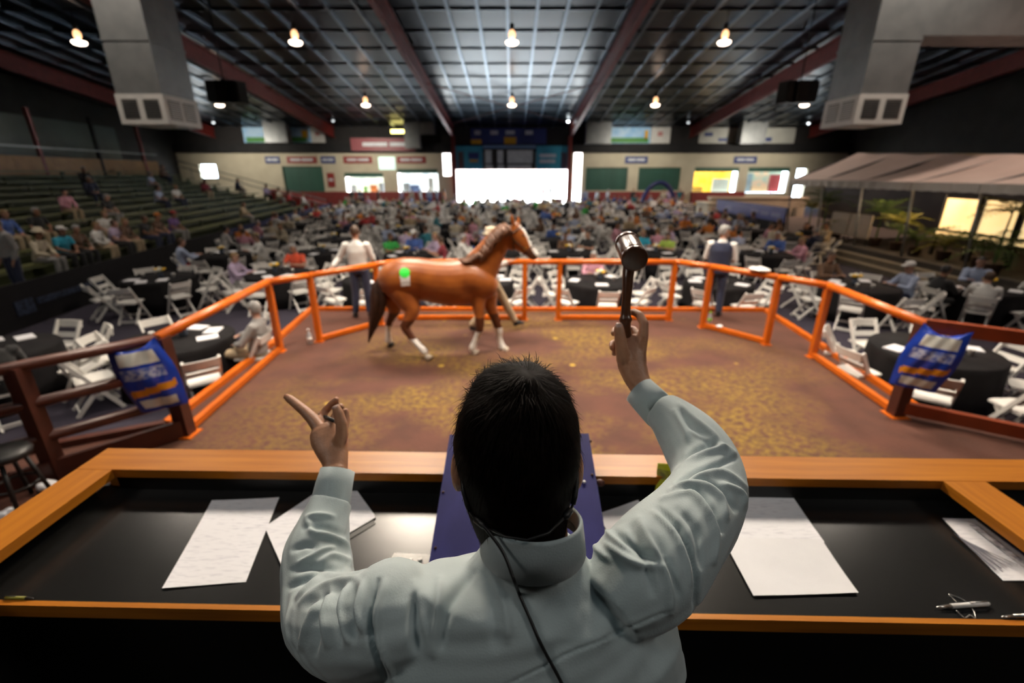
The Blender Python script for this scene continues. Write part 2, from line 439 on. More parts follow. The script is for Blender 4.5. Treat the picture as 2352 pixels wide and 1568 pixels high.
sign('wall_sign', -15.4, -9.2, 4.72, 5.85, 47.34, M('maroon', (0.28, 0.07, 0.08), (0.24, 0.06, 0.07), rough=0.5), 'wide maroon sign with pale lettering above the food stalls', 'sign', [(0.18, 0.56, 0.38, 0.66, m_pale), (0.60, 0.92, 0.38, 0.66, m_pale)])
for (x0, x1, mm, lb) in ((-24.0, -22.6, m_blue, 'small blue sign leftmost on the beige wall'), (-21.9, -19.0, m_sred, 'red sign above the left green shutter'),
                         (-18.6, -17.2, m_blue, 'small blue sign between two red signs'), (-16.4, -13.6, m_sred, 'red sign above the brightly lit food stall'),
                         (-11.2, -8.4, m_sred, 'red sign just left of the doorway columns'), (11.0, 13.2, m_blue, 'blue sign above the right green shutters'), (21.6, 23.8, m_blue, 'blue sign above the yellow lit stall')):
    sign('wall_sign', x0, x1, 3.62, 4.25, 47.66, mm, lb, 'sign', TXT)
sign('wall_sign', -18.2, -17.5, 1.45, 2.75, 47.66, m_sred, 'upright red notice on the pillar left of the stalls', 'sign', [(0.2, 0.8, 0.42, 0.6, m_pale)])
sign('menu_screen', -13.0, -11.4, 3.05, 4.2, 47.69, M('menu_glow', (0.75, 0.95, 0.85), (0.6, 0.85, 0.8), emit=1.0), 'glowing pale menu screen between two red signs', 'screen')
sign('tube_light', -11.6, -9.9, 6.32, 6.62, 47.89, M('tube_glow', (1.0, 0.85, 0.25), emit=9.0), 'yellow glowing strip light high above the stalls', 'lamp')

# grey air ducts coming down the back wall
for (x0, x1, z0, z1, lb) in ((-23.0, -20.9, 5.4, 8.0, 'grey wall duct between the two landscape banners'), (-10.0, -8.6, 4.9, 7.6, 'grey wall duct right of the yellow strip light'),
                             (-8.55, -7.2, 6.1, 7.6, 'short grey wall duct beside the left red column'), (6.9, 9.2, 5.3, 7.6, 'grey wall duct beside the right red column'), (21.3, 23.6, 5.3, 7.6, 'grey wall duct across the cream sponsor board')):
    o = MB().b3((x0, 46.2, z0), (x1, 47.2, z1)).b3((x0 - 0.05, 46.15, z0), (x1 + 0.05, 47.2, z0 + 0.08)).build('wall_duct', m_duct)
    tag(o, lb, 'duct')

# the two big supply ducts with grilles
def supply_duct(x0, x1, inner, label, side_run=None):
    t = thing('supply_duct', label, 'duct', (0, 0, 0))
    zb, y0, y1 = 3.95, 14.0, 15.4
    MB().b3((x0, y0, zb + 0.75), (x1, y1, 10.95)).build('duct_body', m_duct, t)
    MB().b3((x0 - 0.02, y0 - 0.02, zb + 2.0), (x1 + 0.02, y1 + 0.02, zb + 2.06)).build('duct_seam', m_duct, t)
    hd = MB().b3((x0 - 0.03, y0 - 0.03, zb), (x1 + 0.03, y1 + 0.03, zb + 0.75)).build('grille_head', m_white, t)
    m_in = M('grille_dark', (0.10, 0.09, 0.08), rough=0.6)
    xm = (x0 + x1) / 2; w = (x1 - x0)
    for k in (0, 1):
        a = x0 + 0.12 + k * (w / 2 - 0.03); b = a + w / 2 - 0.2
        g = MB().b3((a, y0 - 0.036, zb + 0.14), (b, y0 - 0.028, zb + 0.62)).build('grille', m_in, t)
        lv = MB()
        for i in range(8): lv.b3((a, y0 - 0.05, zb + 0.17 + i * 0.055), (b, y0 - 0.037, zb + 0.185 + i * 0.055))
        lv.build('louvre', m_duct, g)
        xs = (x1 + 0.03) if inner > 0 else (x0 - 0.03)
        ya = y0 + 0.12 + k * 0.62; yb = ya + 0.5
        g = MB().b3((xs - 0.008, ya, zb + 0.14), (xs + 0.008, yb, zb + 0.62)).build('grille', m_in, t)
        lv = MB()
        for i in range(8): lv.b3((xs - 0.02, ya, zb + 0.17 + i * 0.055), (xs + 0.02, yb, zb + 0.195 + i * 0.055))
        lv.build('louvre', m_white, g)
    if side_run:
        MB().b3((x1, y0 + 0.15, 6.1), (x1 + 11, y1 - 0.1, 7.5)).build('side_duct', m_duct, t)
supply_duct(-10.82, -9.57, 1, 'hanging metal air duct with white grilles at the left')
supply_duct(9.52, 10.8, -1, 'hanging metal air duct with white grilles at the right', True)
for (u, v, lb) in ((518, 212, 'black loudspeaker cluster hung at the left'), (1835, 212, 'black loudspeaker cluster hung at the right')):
    p = ony(u, v, 19)
    t = thing('loudspeaker_cluster', lb, 'loudspeaker', p)
    for k in (-1, 0, 1):
        c = MB().box((k * 0.42, 0.05 * abs(k), 0), (0.40, 0.5, 0.72), rz=-0.35 * k).build('cabinet', m_black, t)
        MB().box((k * 0.42, -0.21 + 0.05 * abs(k), 0), (0.34, 0.03, 0.62), rz=-0.35 * k).build('speaker_grille', M('speaker_cloth', (0.02, 0.02, 0.02), rough=0.9), c)
    MB().tube([(0, 0, 0.3), (0, 0, ROOF(19) - p.z - 0.05)], 0.02, 6).build('hanging_rod', m_dark, t)

# pendant lamps on a 10 m grid; the nearest row is unseen fill shifted off it
m_bowl = M('lamp_bowl', (1.0, 0.82, 0.66), (1.0, 0.78, 0.6), emit=9.0)
m_neck = M('lamp_neck', (1.0, 0.55, 0.28), (1.0, 0.5, 0.22), emit=2.5)  # the bulb's orange gleam on the neck, put in as emission
def pendant():
    t = thing('pendant_lamp', 'x', 'lamp')
    MB().lathe([(0.02, 0.10), (0.28, 0.05), (0.30, 0.0), (0.24, -0.07), (0.10, -0.11), (0.02, -0.12)], 16).build('bowl', m_bowl, t, True)
    MB().lathe([(0.06, 0.10), (0.13, 0.20), (0.16, 0.34), (0.12, 0.46), (0.05, 0.52)], 12).build('neck', m_neck, t, True)
    MB().lathe([(0.10, 0.52), (0.10, 0.75), (0.03, 0.80)], 12).build('ballast', m_dark, t, True)
    MB().tube([(0, 0, 0.78), (0, 0, 1.32)], 0.012, 6).build('stem', m_dark, t)
    return t
pend = pendant(); first = True
where = {-20.4: 'far left', -10.2: 'left', 0: 'centre', 10.0: 'right', 20.4: 'far right'}
for row, y in (('front', 25.0), ('back', 35.5), ('overhead', 12.0), ('nearest', -1.6)):
    for x, wn in where.items():
        z = ROOF(y) - 1.33
        if row in ('front', 'back'):
            lb = '%s hanging lamp of the %s row of lamps' % (wn, row)
            if first: pend.location = (x, y, z); pend['label'] = lb; pend['group'] = 'hanging hall lamps'; first = False
            else: copy_tree(pend, (x, y, z), 0, lb, 'hanging hall lamps')
        far_ = abs(x) > 15
        e = {'front': 1150, 'back': 1500, 'overhead': 1050, 'nearest': 170}[row] * ((0.09 if x < 0 else 2.2) if far_ else 1.0)
        if row == 'nearest' and 5 < abs(x) < 15: e = 1250
        add_light('pendant_and_fill', 'SPOT', (x, y, z - 0.2), e, (1.0, 0.60, 0.44) if x > 15 else (((0.82, 0.96, 1.0) if x == 0 else (1.0, 0.93, 0.85)) if row == 'nearest' else (1.0, 0.88, 0.75)), target=(x, y, 0), spot_size=R(150), spot_blend=0.7, shadow_soft_size=1.6 if row == 'nearest' else 0.3)
for (u, v, e, lb) in ((1305, 279, 30, 'bright small spotlight at the right red column'), (765, 277, 2, 'small spotlight above the left stalls'), (1137, 268, 2, 'small spotlight left of centre under the roof'),
                      (1206, 268, 1.5, 'small spotlight right of centre under the roof'), (1581, 281, 2, 'small spotlight between the right banners'), (1857, 283, 6, 'greenish spotlight beside the right supply duct'), (490, 281, 3, 'small greenish spotlight at the far left')):
    p = ony(u, v, 45.5)
    t = thing('spotlight', lb, 'lamp', p)
    MB().ball((0, 0, 0), 0.11, 10, 6).build('bulb', M('spot_glow_%d' % int(e * 10), (0.9, 0.97, 1.0), emit=e), t, True)
    MB().lathe([(0.13, 0.04), (0.14, 0.2), (0.06, 0.3)], 10).build('housing', m_dark, t, True)
    MB().tube([(0, 0, 0.3), (0, 0, ROOF(45.5) - p.z - 0.02)], 0.015, 5).build('stem', m_dark, t)

# added fill lights without fixtures that brighten the back wall
for x in (-25.0, -13.5, 11.5, 23.0):
    add_light('wall_fill', 'SPOT', (x, 41.5, 5.6), 1500, (1.0, 0.92, 0.78), target=(x, 47.7, 3.0), spot_size=R(120), spot_blend=0.9, shadow_soft_size=0.3)
# ------------------------------------------------------------------ the sale ring
m_ring = bpy.data.materials.new('ring_mat'); m_ring.use_nodes = True
def ring_nodes():
    nt = m_ring.node_tree; N = nt.nodes; L = nt.links; p = N['Principled BSDF']
    p.inputs['Roughness'].default_value = 0.85
    tc = N.new('ShaderNodeTexCoord')
    def noise(sc, det, st=(1, 1, 1)):
        mp = N.new('ShaderNodeMapping'); mp.inputs['Scale'].default_value = st
        L.new(tc.outputs['Object'], mp.inputs['Vector'])
        n = N.new('ShaderNodeTexNoise'); n.inputs['Scale'].default_value = sc; n.inputs['Detail'].default_value = det
        L.new(mp.outputs['Vector'], n.inputs['Vector']); return n
    def ramp(src, a, b, ca, cb):
        r = N.new('ShaderNodeValToRGB'); r.color_ramp.elements[0].position = a; r.color_ramp.elements[1].position = b
        r.color_ramp.elements[0].color = (*ca, 1); r.color_ramp.elements[1].color = (*cb, 1); L.new(src, r.inputs['Fac']); return r
    base = ramp(noise(3, 5).outputs['Fac'], 0.3, 0.7, (0.095, 0.031, 0.017), (0.064, 0.021, 0.011))
    fine = ramp(noise(60, 4).outputs['Fac'], 0.35, 0.6, (0.085, 0.045, 0.014), (0.27, 0.165, 0.008))
    big = ramp(noise(0.55, 3, (1, 1.4, 1)).outputs['Fac'], 0.42, 0.58, (0, 0, 0), (1, 1, 1))
    med = ramp(noise(13, 6, (1, 1.15, 1)).outputs['Fac'], 0.38, 0.60, (0, 0, 0), (1, 1, 1))
    # trodden hay lies around the walking track, less near the fence
    ln = N.new('ShaderNodeVectorMath'); ln.operation = 'DISTANCE'; ln.inputs[1].default_value = (0.5, 5.4, 0)
    L.new(tc.outputs['Object'], ln.inputs[0])
    trk = ramp(ln.outputs['Value'], 0.0, 1.0, (1, 1, 1), (0, 0, 0))
    mr = N.new('ShaderNodeMapRange'); mr.inputs['From Min'].default_value = 2.4; mr.inputs['From Max'].default_value = 4.4
    mr.inputs['To Min'].default_value = 1.0; mr.inputs['To Max'].default_value = 0.0
    L.new(ln.outputs['Value'], mr.inputs['Value'])
    m1 = N.new('ShaderNodeMath'); m1.operation = 'MULTIPLY'; L.new(big.outputs['Color'], m1.inputs[0]); L.new(med.outputs['Color'], m1.inputs[1])
    m2 = N.new('ShaderNodeMath'); m2.operation = 'MULTIPLY'; L.new(m1.outputs[0], m2.inputs[0]); L.new(mr.outputs['Result'], m2.inputs[1])
    m3 = N.new('ShaderNodeMath'); m3.operation = 'MULTIPLY'; m3.inputs[1].default_value = 0.9; L.new(m2.outputs[0], m3.inputs[0])
    mx = N.new('ShaderNodeMix'); mx.data_type = 'RGBA'
    L.new(m3.outputs[0], mx.inputs[0]); L.new(base.outputs['Color'], mx.inputs[6]); L.new(fine.outputs['Color'], mx.inputs[7])
    # bright droppings of straw
    vor = N.new('ShaderNodeTexVoronoi'); vor.inputs['Scale'].default_value = 1.5
    L.new(tc.outputs['Object'], vor.inputs['Vector'])
    sp = ramp(vor.outputs['Distance'], 0.045, 0.085, (1, 1, 1), (0, 0, 0))
    m4 = N.new('ShaderNodeMath'); m4.operation = 'MULTIPLY'; L.new(sp.outputs['Color'], m4.inputs[0]); L.new(mr.outputs['Result'], m4.inputs[1])
    mx2 = N.new('ShaderNodeMix'); mx2.data_type = 'RGBA'; mx2.inputs[7].default_value = (0.42, 0.27, 0.03, 1)
    L.new(m4.outputs[0], mx2.inputs[0]); L.new(mx.outputs[2], mx2.inputs[6])
    L.new(mx2.outputs[2], p.inputs['Base Color'])
    bp = N.new('ShaderNodeBump'); bp.inputs['Strength'].default_value = 0.5; bp.inputs['Distance'].default_value = 0.02
    L.new(noise(45, 4).outputs['Fac'], bp.inputs['Height']); L.new(bp.outputs['Normal'], p.inputs['Normal'])
ring_nodes()
m_orange = M('orange_paint', (0.66, 0.135, 0.005), (0.56, 0.11, 0.004), scale=5, rough=0.32, spec=0.6)
m_brown = M('brown_paint', (0.085, 0.022, 0.012), (0.060, 0.016, 0.010), scale=5, rough=0.4)
m_glass = M('fence_glass', (0.9, 0.95, 0.95), rough=0.02, trans=1.0)
BL = Vector((-3.52, 4.28, 0)); BR = Vector((4.48, 4.70, 0))
KERB = [(-7.6, 2.6), (-3.86, 4.45), (-3.95, 7.1), (-4.15, 9.08), (5.2, 9.02), (5.05, 7.1), (4.83, 4.85), (8.6, 2.4)]
poly = [(-7.6, 1.2)] + KERB + [(8.6, 1.2)]
struct(MB().prism(poly[::-1], FZ, 0.0).build('floor', m_ring), 'brown matted floor of the sale ring strewn with yellow hay')
kb = thing('ring_kerb', 'low orange kerb around the edge of the ring floor', 'kerb')
for i in range(len(KERB) - 1):
    a, b = KERB[i], KERB[i + 1]
    MB().bar((a[0], a[1], 0.02), (b[0], b[1], 0.02), 0.09, 0.10).build('kerb_rail', m_orange if 0 < i < len(KERB) - 2 else m_brown, kb)
# posts: name -> foot
RT = 1.17
POSTS = [BL, Vector((-3.68, 6.74, 0)), Vector((-3.24, 7.2, 0)), Vector((-2.45, 8.12, 0)), Vector((0.24, 8.42, 0)), Vector((0.89, 8.42, 0)), Vector((3.02, 8.40, 0)),
         Vector((3.50, 7.95, 0)), Vector((4.20, 7.06, 0)), Vector((4.62, 6.50, 0)), BR]
fence = thing('ring_fence', 'orange tubular fence around the sale ring', 'fence')
corner = {0: (-2.25, 8.40)}
for i, p in enumerate(POSTS):
    w = 0.085 if 0 < i < len(POSTS) - 1 else 0.13
    mm = m_orange if 0 < i < len(POSTS) - 1 else m_brown
    o = MB().b3((p.x - w / 2, p.y - w / 2, 0.01), (p.x + w / 2, p.y + w / 2, RT - 0.05)).build('post', mm, fence)
    MB().b3((p.x - w * .8, p.y - w * .8, 0.0), (p.x + w * .8, p.y + w * .8, 0.015)).build('foot_plate', m_orange, o)
path = [POSTS[0], POSTS[1], POSTS[2], POSTS[3], Vector((-2.2, 8.41, 0))] + POSTS[4:7] + [Vector((3.1, 8.36, 0))] + POSTS[7:]
for a, b in zip(path[:-1], path[1:]):
    d = (b - a).normalized() * 0.03
    MB().tube([a - d + Vector((0, 0, RT - 0.045)), b + d + Vector((0, 0, RT - 0.045))], 0.052, 12).build('top_rail', m_orange, fence, True)
def panel(a, b, bottom=True):
    if bottom: MB().bar(a + Vector((0, 0, 0.055)), b + Vector((0, 0, 0.055)), 0.07, 0.07).build('bottom_rail', m_orange, fence)

panel(POSTS[0], POSTS[1]); panel(POSTS[1], POSTS[2], False); panel(POSTS[2], POSTS[3]); panel(Vector((-2.2, 8.41, 0)), POSTS[4]); panel(POSTS[5], POSTS[6]); panel(POSTS[7], POSTS[8]); panel(POSTS[8], POSTS[9], False); panel(POSTS[9], POSTS[10])
# wing fences beside the rostrum
wl = thing('wing_fence', 'dark brown three-rail fence running off to the left', 'fence')
el = onz(0, 850, RT - 0.06); dl = Vector((el.x - BL.x, el.y - BL.y, 0)); EL = BL + dl * 2.2
for z in (0.42, 0.76, RT - 0.06):
    MB().tube([BL + Vector((0, 0, z)), EL + Vector((0, 0, z))], 0.05, 10).build('rail', m_brown, wl, True)
for t in (0.42, 0.9): 
    p = BL + (EL - BL) * t
    MB().b3((p.x - 0.06, p.y - 0.06, 0), (p.x + 0.06, p.y + 0.06, RT - 0.06)).build('post', m_brown, wl)
MB().bar(BL + Vector((0, -0.05, 0.10)), EL + Vector((0, -0.05, 0.10)), 0.05, 0.2).build('toe_board', m_brown, wl)
wr = thing('wing_fence', 'brown and orange rail fence running off to the right', 'fence')
er = onz(2352, 774, RT - 0.05); dr = Vector((er.x - BR.x, er.y - BR.y, 0)); ER = BR + dr * 4.0
MB().bar(BR + Vector((0, 0, RT - 0.06)), ER + Vector((0, 0, RT - 0.06)), 0.08, 0.14).build('rail', M('rust_paint', (0.28, 0.05, 0.015), (0.22, 0.04, 0.012), scale=5, rough=0.35), wr)
MB().bar(BR + Vector((0, 0, 0.12)), ER + Vector((0, 0, 0.12)), 0.07, 0.14).build('rail', M('rust_paint', (0.28, 0.05, 0.015), rough=0.35), wr)
p = BR + (ER - BR) * 0.75
MB().b3((p.x - 0.06, p.y - 0.06, 0), (p.x + 0.06, p.y + 0.06, RT - 0.06)).build('post', m_brown, wr)

# blue feed sacks hung over the end posts
m_sack = M('sack_blue', (0.015, 0.055, 0.42), (0.012, 0.04, 0.33), scale=7, rough=0.28, bump=0.2)
m_sackw = M('sack_white', (0.70, 0.70, 0.64), (0.60, 0.61, 0.56), scale=9, rough=0.35)
m_sacko = M('sack_orange', (0.72, 0.27, 0.02), (0.62, 0.22, 0.015), scale=7, rough=0.3)
m_sackt = M('sack_text', (0.42, 0.44, 0.58), (0.10, 0.14, 0.42), scale=26, rough=0.35, detail=1, lo=0.42, hi=0.58)
def sack(name, base, yaw, label, lean):
    W, Hh, D = 0.46, 0.72, 0.16; nx, nz = 26, 40
    vs = []; fs = []; mi = []
    def pt(a, s, side):
        x = (a - 0.5) * W * (1 - 0.10 * math.cos(s * 6.0) * 0.4) * (0.92 + 0.10 * math.sin(math.pi * min(1, s * 1.1)))
        e = max(0.0, 1 - (2 * abs(a - 0.5)) ** 3.0)
        prof = (math.sin(math.pi * min(1, 0.06 + s * 0.94)) ** 0.45) * e
        bump = 0.010 * math.sin(9 * a + 7 * s) + 0.007 * math.sin(23 * a - 11 * s)
        y = side * (D / 2 * prof + bump * e)
        z = s * Hh
        if s > 0.86: z -= 0.10 * math.sin(math.pi * a) * (s - 0.86) / 0.14          # slumped top between two corners
        x += lean * 0.10 * (s - 0.5)
        return (x, y, z)
    for side in (-1, 1):
        o = len(vs)
        for j in range(nz + 1):
            for i in range(nx + 1): vs.append(pt(i / nx, j / nz, side))
        for j in range(nz):
            for i in range(nx):
                q = (o + j * (nx + 1) + i, o + j * (nx + 1) + i + 1, o + (j + 1) * (nx + 1) + i + 1, o + (j + 1) * (nx + 1) + i)
                fs.append(q if side < 0 else q[::-1])
                a, s = (i + .5) / nx, (j + .5) / nz
                if side > 0: a = 1 - a
                m = 0
                if 0.68 < s < 0.86 and 0.16 < a < 0.84: m = 1
                elif 0.47 < s < 0.62 and 0.12 < a < 0.86: m = 3
                elif 0.25 + 0.10 * (a - 0.5) < s < 0.35 + 0.10 * (a - 0.5) and 0.06 < a < 0.94: m = 2
                elif 0.05 < s < 0.18 and 0.16 < a < 0.84: m = 1
                mi.append(m)
    me = bpy.data.meshes.new(name); me.from_pydata(vs, [], fs); me.polygons.foreach_set('material_index', mi)
    me.polygons.foreach_set('use_smooth', [True] * len(fs)); me.update()
    o = put(name, me, [m_sack, m_sackw, m_sacko, m_sackt])
    o.location = base; o.rotation_euler = (R(-6), R(4) * lean, yaw)
    tag(o, label, 'feed sack')
sack('feed_sack', BL + Vector((-0.02, -0.22, 0.44)), R(24), 'blue and white feed sack hung on the left end post', -1)
sack('feed_sack', BR + Vector((-0.04, -0.20, 0.44)), R(-30), 'blue and white feed sack hung on the right end post', 1)

# small things left about the ring
def bottle(p, label, cap, body, s=1.0):
    t = thing('drink_bottle', label, 'bottle', p)
    MB().lathe([(0.030 * s, 0), (0.034 * s, 0.01), (0.034 * s, 0.13 * s), (0.028 * s, 0.155 * s), (0.013 * s, 0.185 * s), (0.013 * s, 0.20 * s)], 14).build('bottle_body', body, t, True)
    MB().lathe([(0.016 * s, 0.195 * s), (0.016 * s, 0.22 * s), (0.012 * s, 0.225 * s)], 12).build('cap', cap, t, True)
    MB().lathe([(0.035 * s, 0.05 * s), (0.035 * s, 0.10 * s)], 14).build('bottle_label', cap, t, True)
m_clear = M('clear_plastic', (0.85, 0.90, 0.92), rough=0.08, trans=0.55)
bottle(POSTS[2] + Vector((-0.12, -0.10, 0)), 'clear water bottle standing at the foot of a left fence post', m_white, m_clear, 1.15)
bottle(POSTS[7] + Vector((0.10, -0.03, 0.09)), 'bottle with green label on the bottom rail at the right', M('lime', (0.25, 0.75, 0.05), rough=0.4), m_clear, 1.0)
m_paper = M('paper', (0.87, 0.87, 0.90), (0.82, 0.82, 0.85), scale=10, rough=0.7)
def crumple(name, p, r, label, cat, mat, flat=0.5, rz=0):
    b = MB().ball((0, 0, 0), (r, r * 0.8, r * flat), 14, 9)
    b.v = [(x * (1 + 0.16 * math.sin(9 * y / r + 3)), y * (1 + 0.16 * math.sin(8 * x / r)), z * (1 + 0.25 * math.sin(6 * x / r + 5 * y / r)) + r * flat * 0.95) for x, y, z in b.v]
    o = b.build(name, mat, None, True, p); o.rotation_euler = (0, 0, rz)
    return tag(o, label, cat)
q = POSTS[7].lerp(POSTS[8], 0.28)
crumple('paper_scrap', q + Vector((0, 0, 0.088)), 0.06, 'crumpled white scrap on the bottom rail beside the green bottle', 'paper', m_paper, 0.35, 0.6)
q = POSTS[7].lerp(POSTS[8], 0.72)
crumple('folded_towel', q + Vector((0, 0, RT + 0.0)), 0.17, 'white towel lying over the top rail at the right', 'towel', m_white, 0.22, -0.9)
for (u, v, lb) in ((112, 1112, 'crumpled white tissue on the floor, farther from the camera'), (26, 1178, 'crumpled white tissue on the floor, nearest the left edge')):
    crumple('paper_tissue', onz(u, v + 12, 0.0), 0.075, lb, 'tissue', m_paper, 0.6, 0.4)

# ------------------------------------------------------------------ bleachers on the left
m_step = M('step_green', (0.052, 0.060, 0.020), (0.036, 0.042, 0.014), scale=3, rough=0.7)
m_bench = M('bench_green', (0.120, 0.125, 0.042), (0.085, 0.09, 0.030), scale=4, rough=0.6, stretch=(1, 0.2, 1))
F0 = Vector((-10.34, 9.0, 0)); F1 = Vector((-14.2, 37.3, 0))
BD = (F1 - F0).normalized(); BN = Vector((-BD.y, BD.x, 0))
FS = F0 - BD * 5.0
blen = (F1 - FS).length
def bl(off, along, z): return FS + BD * along + BN * off + Vector((0, 0, z))
bleach = thing('bleachers', 'dim green stepped bleachers along the left side', 'bleachers')
NR = 12
row = lambda k: (1.3 + 0.85 * k, 0.02 + 0.215 * k)      # offset, tread height
for k in range(NR):
    off, z = row(k)
    b = MB(); P = [bl(off, 0, 0), bl(off, blen, 0), bl(off + 0.86, blen, 0), bl(off + 0.86, 0, 0)]
    b.prism([(p.x, p.y) for p in P], FZ, z); b.build('step', m_step, bleach)
    b = MB(); P = [bl(off + 0.42, 0, 0), bl(off + 0.42, blen - 0.2, 0), bl(off + 0.72, blen - 0.2, 0), bl(off + 0.72, 0, 0)]
    b.prism([(p.x, p.y) for p in P], z + 0.36, z + 0.41); bo = b.build('bench', m_bench, bleach)
    if k == 0: bleg = MB().b3((-0.03, -0.1, 0), (0.03, 0.1, 0.36)).mesh('bench_leg'); bleg.materials.append(m_step)
    for i in range(8): put('bench_leg', bleg, None, bo, bl(off + 0.57, 1 + i * (blen - 2) / 7, z))
# black skirting with the blue band in front of the bleachers
sk = thing('skirting', 'black skirting with navy top band in front of the bleachers', 'skirting')
MB().bar(bl(0, 0, 0.04), bl(0, blen, 0.04), 0.05, 0.92).build('panel', M('black_cloth', (0.010, 0.009, 0.011), rough=0.95), sk)
MB().bar(bl(-0.03, blen * 0.45, 0.38), bl(-0.03, blen, 0.38), 0.03, 0.26).build('band', M('navy_cloth', (0.012, 0.018, 0.075), rough=0.8), sk)
p0 = onz(95, 700, 0.0); 
s0 = (Vector((p0.x, p0.y, 0)) - FS).dot(BD)
MB().bar(bl(-0.04, s0 - 0.35, 0.0), bl(-0.04, s0 + 0.1, 0.0), 0.02, 0.3).build('print', M('skirt_print', (0.05, 0.07, 0.13), (0.015, 0.02, 0.04), scale=14, rough=0.8, detail=1), sk)
MB().bar(bl(-0.04, s0 + 0.2, 0.04), bl(-0.04, s0 + 2.2, 0.04), 0.02, 0.13).build('print', M('skirt_print', (0.10, 0.14, 0.24), rough=0.8), sk)
# end railing and red ramp at the far end
rl = thing('stair_railing', 'pale sloping hand rail at the far end of the bleachers', 'railing')
offE, zE = row(NR - 1)
for dz in (1.0, 0.6):
    MB().tube([bl(0.4, blen + 0.3, 0.2 + dz - 0.5), bl(offE, blen + 0.3, zE + dz + 0.2)], 0.035, 8).build('rail', m_duct, rl, True)
for k in range(0, NR, 2):
    off, z = row(k); MB().tube([bl(off, blen + 0.3, FZ), bl(off, blen + 0.3, z + 0.95)], 0.025, 8).build('baluster', m_duct, rl, True)
tag(MB().add([bl(0.2, blen + 1.2, FZ), bl(0.2, blen + 2.8, FZ), bl(5, blen + 2.8, FZ), bl(5, blen + 1.2, FZ), bl(0.2, blen + 1.2, 0.15), bl(0.2, blen + 2.8, 0.15), bl(5, blen + 2.8, 1.5), bl(5, blen + 1.2, 1.5)],
             [(0, 3, 2, 1), (4, 5, 6, 7), (0, 1, 5, 4), (1, 2, 6, 5), (2, 3, 7, 6), (3, 0, 4, 7)]).build('access_ramp', m_sred), 'red access ramp at the far end of the bleachers', 'ramp')
# gallery behind the bleachers
gl = thing('gallery_wall', 'wood-panelled gallery front behind the bleachers', 'gallery')
off, z = row(NR)
m_pan = M('gallery_wood', (0.30, 0.15, 0.045), (0.22, 0.11, 0.035), scale=2, rough=0.6)
n = 14
for i in range(n):
    a = bl(off + 0.35, i * blen / n + 0.04, z + 0.45); b = bl(off + 0.3, (i + 1) * blen / n - 0.04, z + 0.45)
    MB().bar(a, b, 0.08, 0.9).build('panel', m_pan, gl)
MB().bar(bl(off + 0.25, 0, z + 1.35), bl(off + 0.25, blen, z + 1.35), 0.07, 0.07).build('rail', m_duct, gl)
MB().bar(bl(off + 2.6, 0, z + 1.9), bl(off + 2.6, blen, z + 1.9), 0.1, 2.4).build('rear_screen', M('gallery_glass', (0.04, 0.065, 0.06), (0.02, 0.035, 0.032), scale=0.5, rough=0.3), gl)
MB().prism([(p.x, p.y) for p in (bl(off, 0, 0), bl(off, blen, 0), bl(off + 2.7, blen, 0), bl(off + 2.7, 0, 0))], FZ, z).build('gallery_floor', m_step, gl)
for i in range(8):
    p = bl(off + 0.32, 1.5 + i * (blen - 3) / 7, 0); MB().b3((p.x - 0.08, p.y - 0.08, z), (p.x + 0.08, p.y + 0.08, z + 3.2)).build('pillar', m_red if i % 2 else m_dark, gl)

# ------------------------------------------------------------------ marquee and terrace on the right
m_tent = M('marquee_cloth', (0.66, 0.55, 0.50), (0.60, 0.49, 0.44), scale=1.2, rough=0.75)
m_val = M('marquee_valance', (0.47, 0.44, 0.39), (0.41, 0.38, 0.34), scale=2, rough=0.8)
TX, TZ = 12.4, 2.42
ter = struct(MB().b3((12.6, 5.0, FZ), (32.6, 29.5, 0.12)).build('floor', M('terrace', (0.055, 0.045, 0.035), rough=0.8)), 'dark raised terrace under the marquee')
for k, (x0, z1) in enumerate(((11.95, -0.24), (12.28, -0.06))):
    MB().b3((x0, 12.0, FZ), (12.6, 19.0, z1)).build('step', M('step_edge', (0.16, 0.13, 0.09), rough=0.7), ter)
mq = thing('marquee', 'pale pink-lit marquee roof on the right side', 'marquee')
ys = [21.5, 19.3, 17.1, 14.9, 12.7, 10.5, 8.3]
def ridge(y): return Vector((15.1, y, 3.52 - 0.045 * (21.5 - y)))
for a, b in zip(ys[:-1], ys[1:]):
    rows_ = []; n = 8
    for i in range(n + 1):
        t = i / n; sag = -0.09 * math.sin(math.pi * t)
        rows_.append((Vector((TX, a, TZ)).lerp(ridge(a), t) + Vector((0, -0.012, sag)), Vector((TX, b, TZ)).lerp(ridge(b), t) + Vector((0, 0.012, sag))))
    vs = []; fs = []
    for p, q in rows_:
        m_ = (p + q) / 2 + Vector((0, 0, -0.05)); vs += [p, m_, q, p - Vector((0, 0, .02)), m_ - Vector((0, 0, .02)), q - Vector((0, 0, .02))]
    for i in range(n):
        o = i * 6
        fs += [(o, o + 6, o + 7, o + 1), (o + 1, o + 7, o + 8, o + 2), (o + 3, o + 4, o + 10, o + 9), (o + 4, o + 5, o + 11, o + 10)]
    MB().add(vs, fs).build('roof_panel', m_tent, mq, True)
    # far slope
    f = Vector((5.0, 0, -1.05))
    MB().add([ridge(a), ridge(b), ridge(b) + f, ridge(a) + f], [(0, 1, 2, 3)]).build('roof_panel', m_tent, mq)
    vb = MB(); k = 10
    vs = [];
    for i in range(k + 1):
        y = a + (b - a) * i / k; x = TX - 0.02 + 0.02 * math.sin(i * 2.4); vs += [(x, y, TZ), (x - 0.01, y, TZ - 0.26 + 0.02 * abs(math.sin(i * math.pi / 2)))]
    vb.add(vs, [(2 * i, 2 * i + 1, 2 * i + 3, 2 * i + 2) for i in range(k)]); vb.build('valance', m_val, mq)
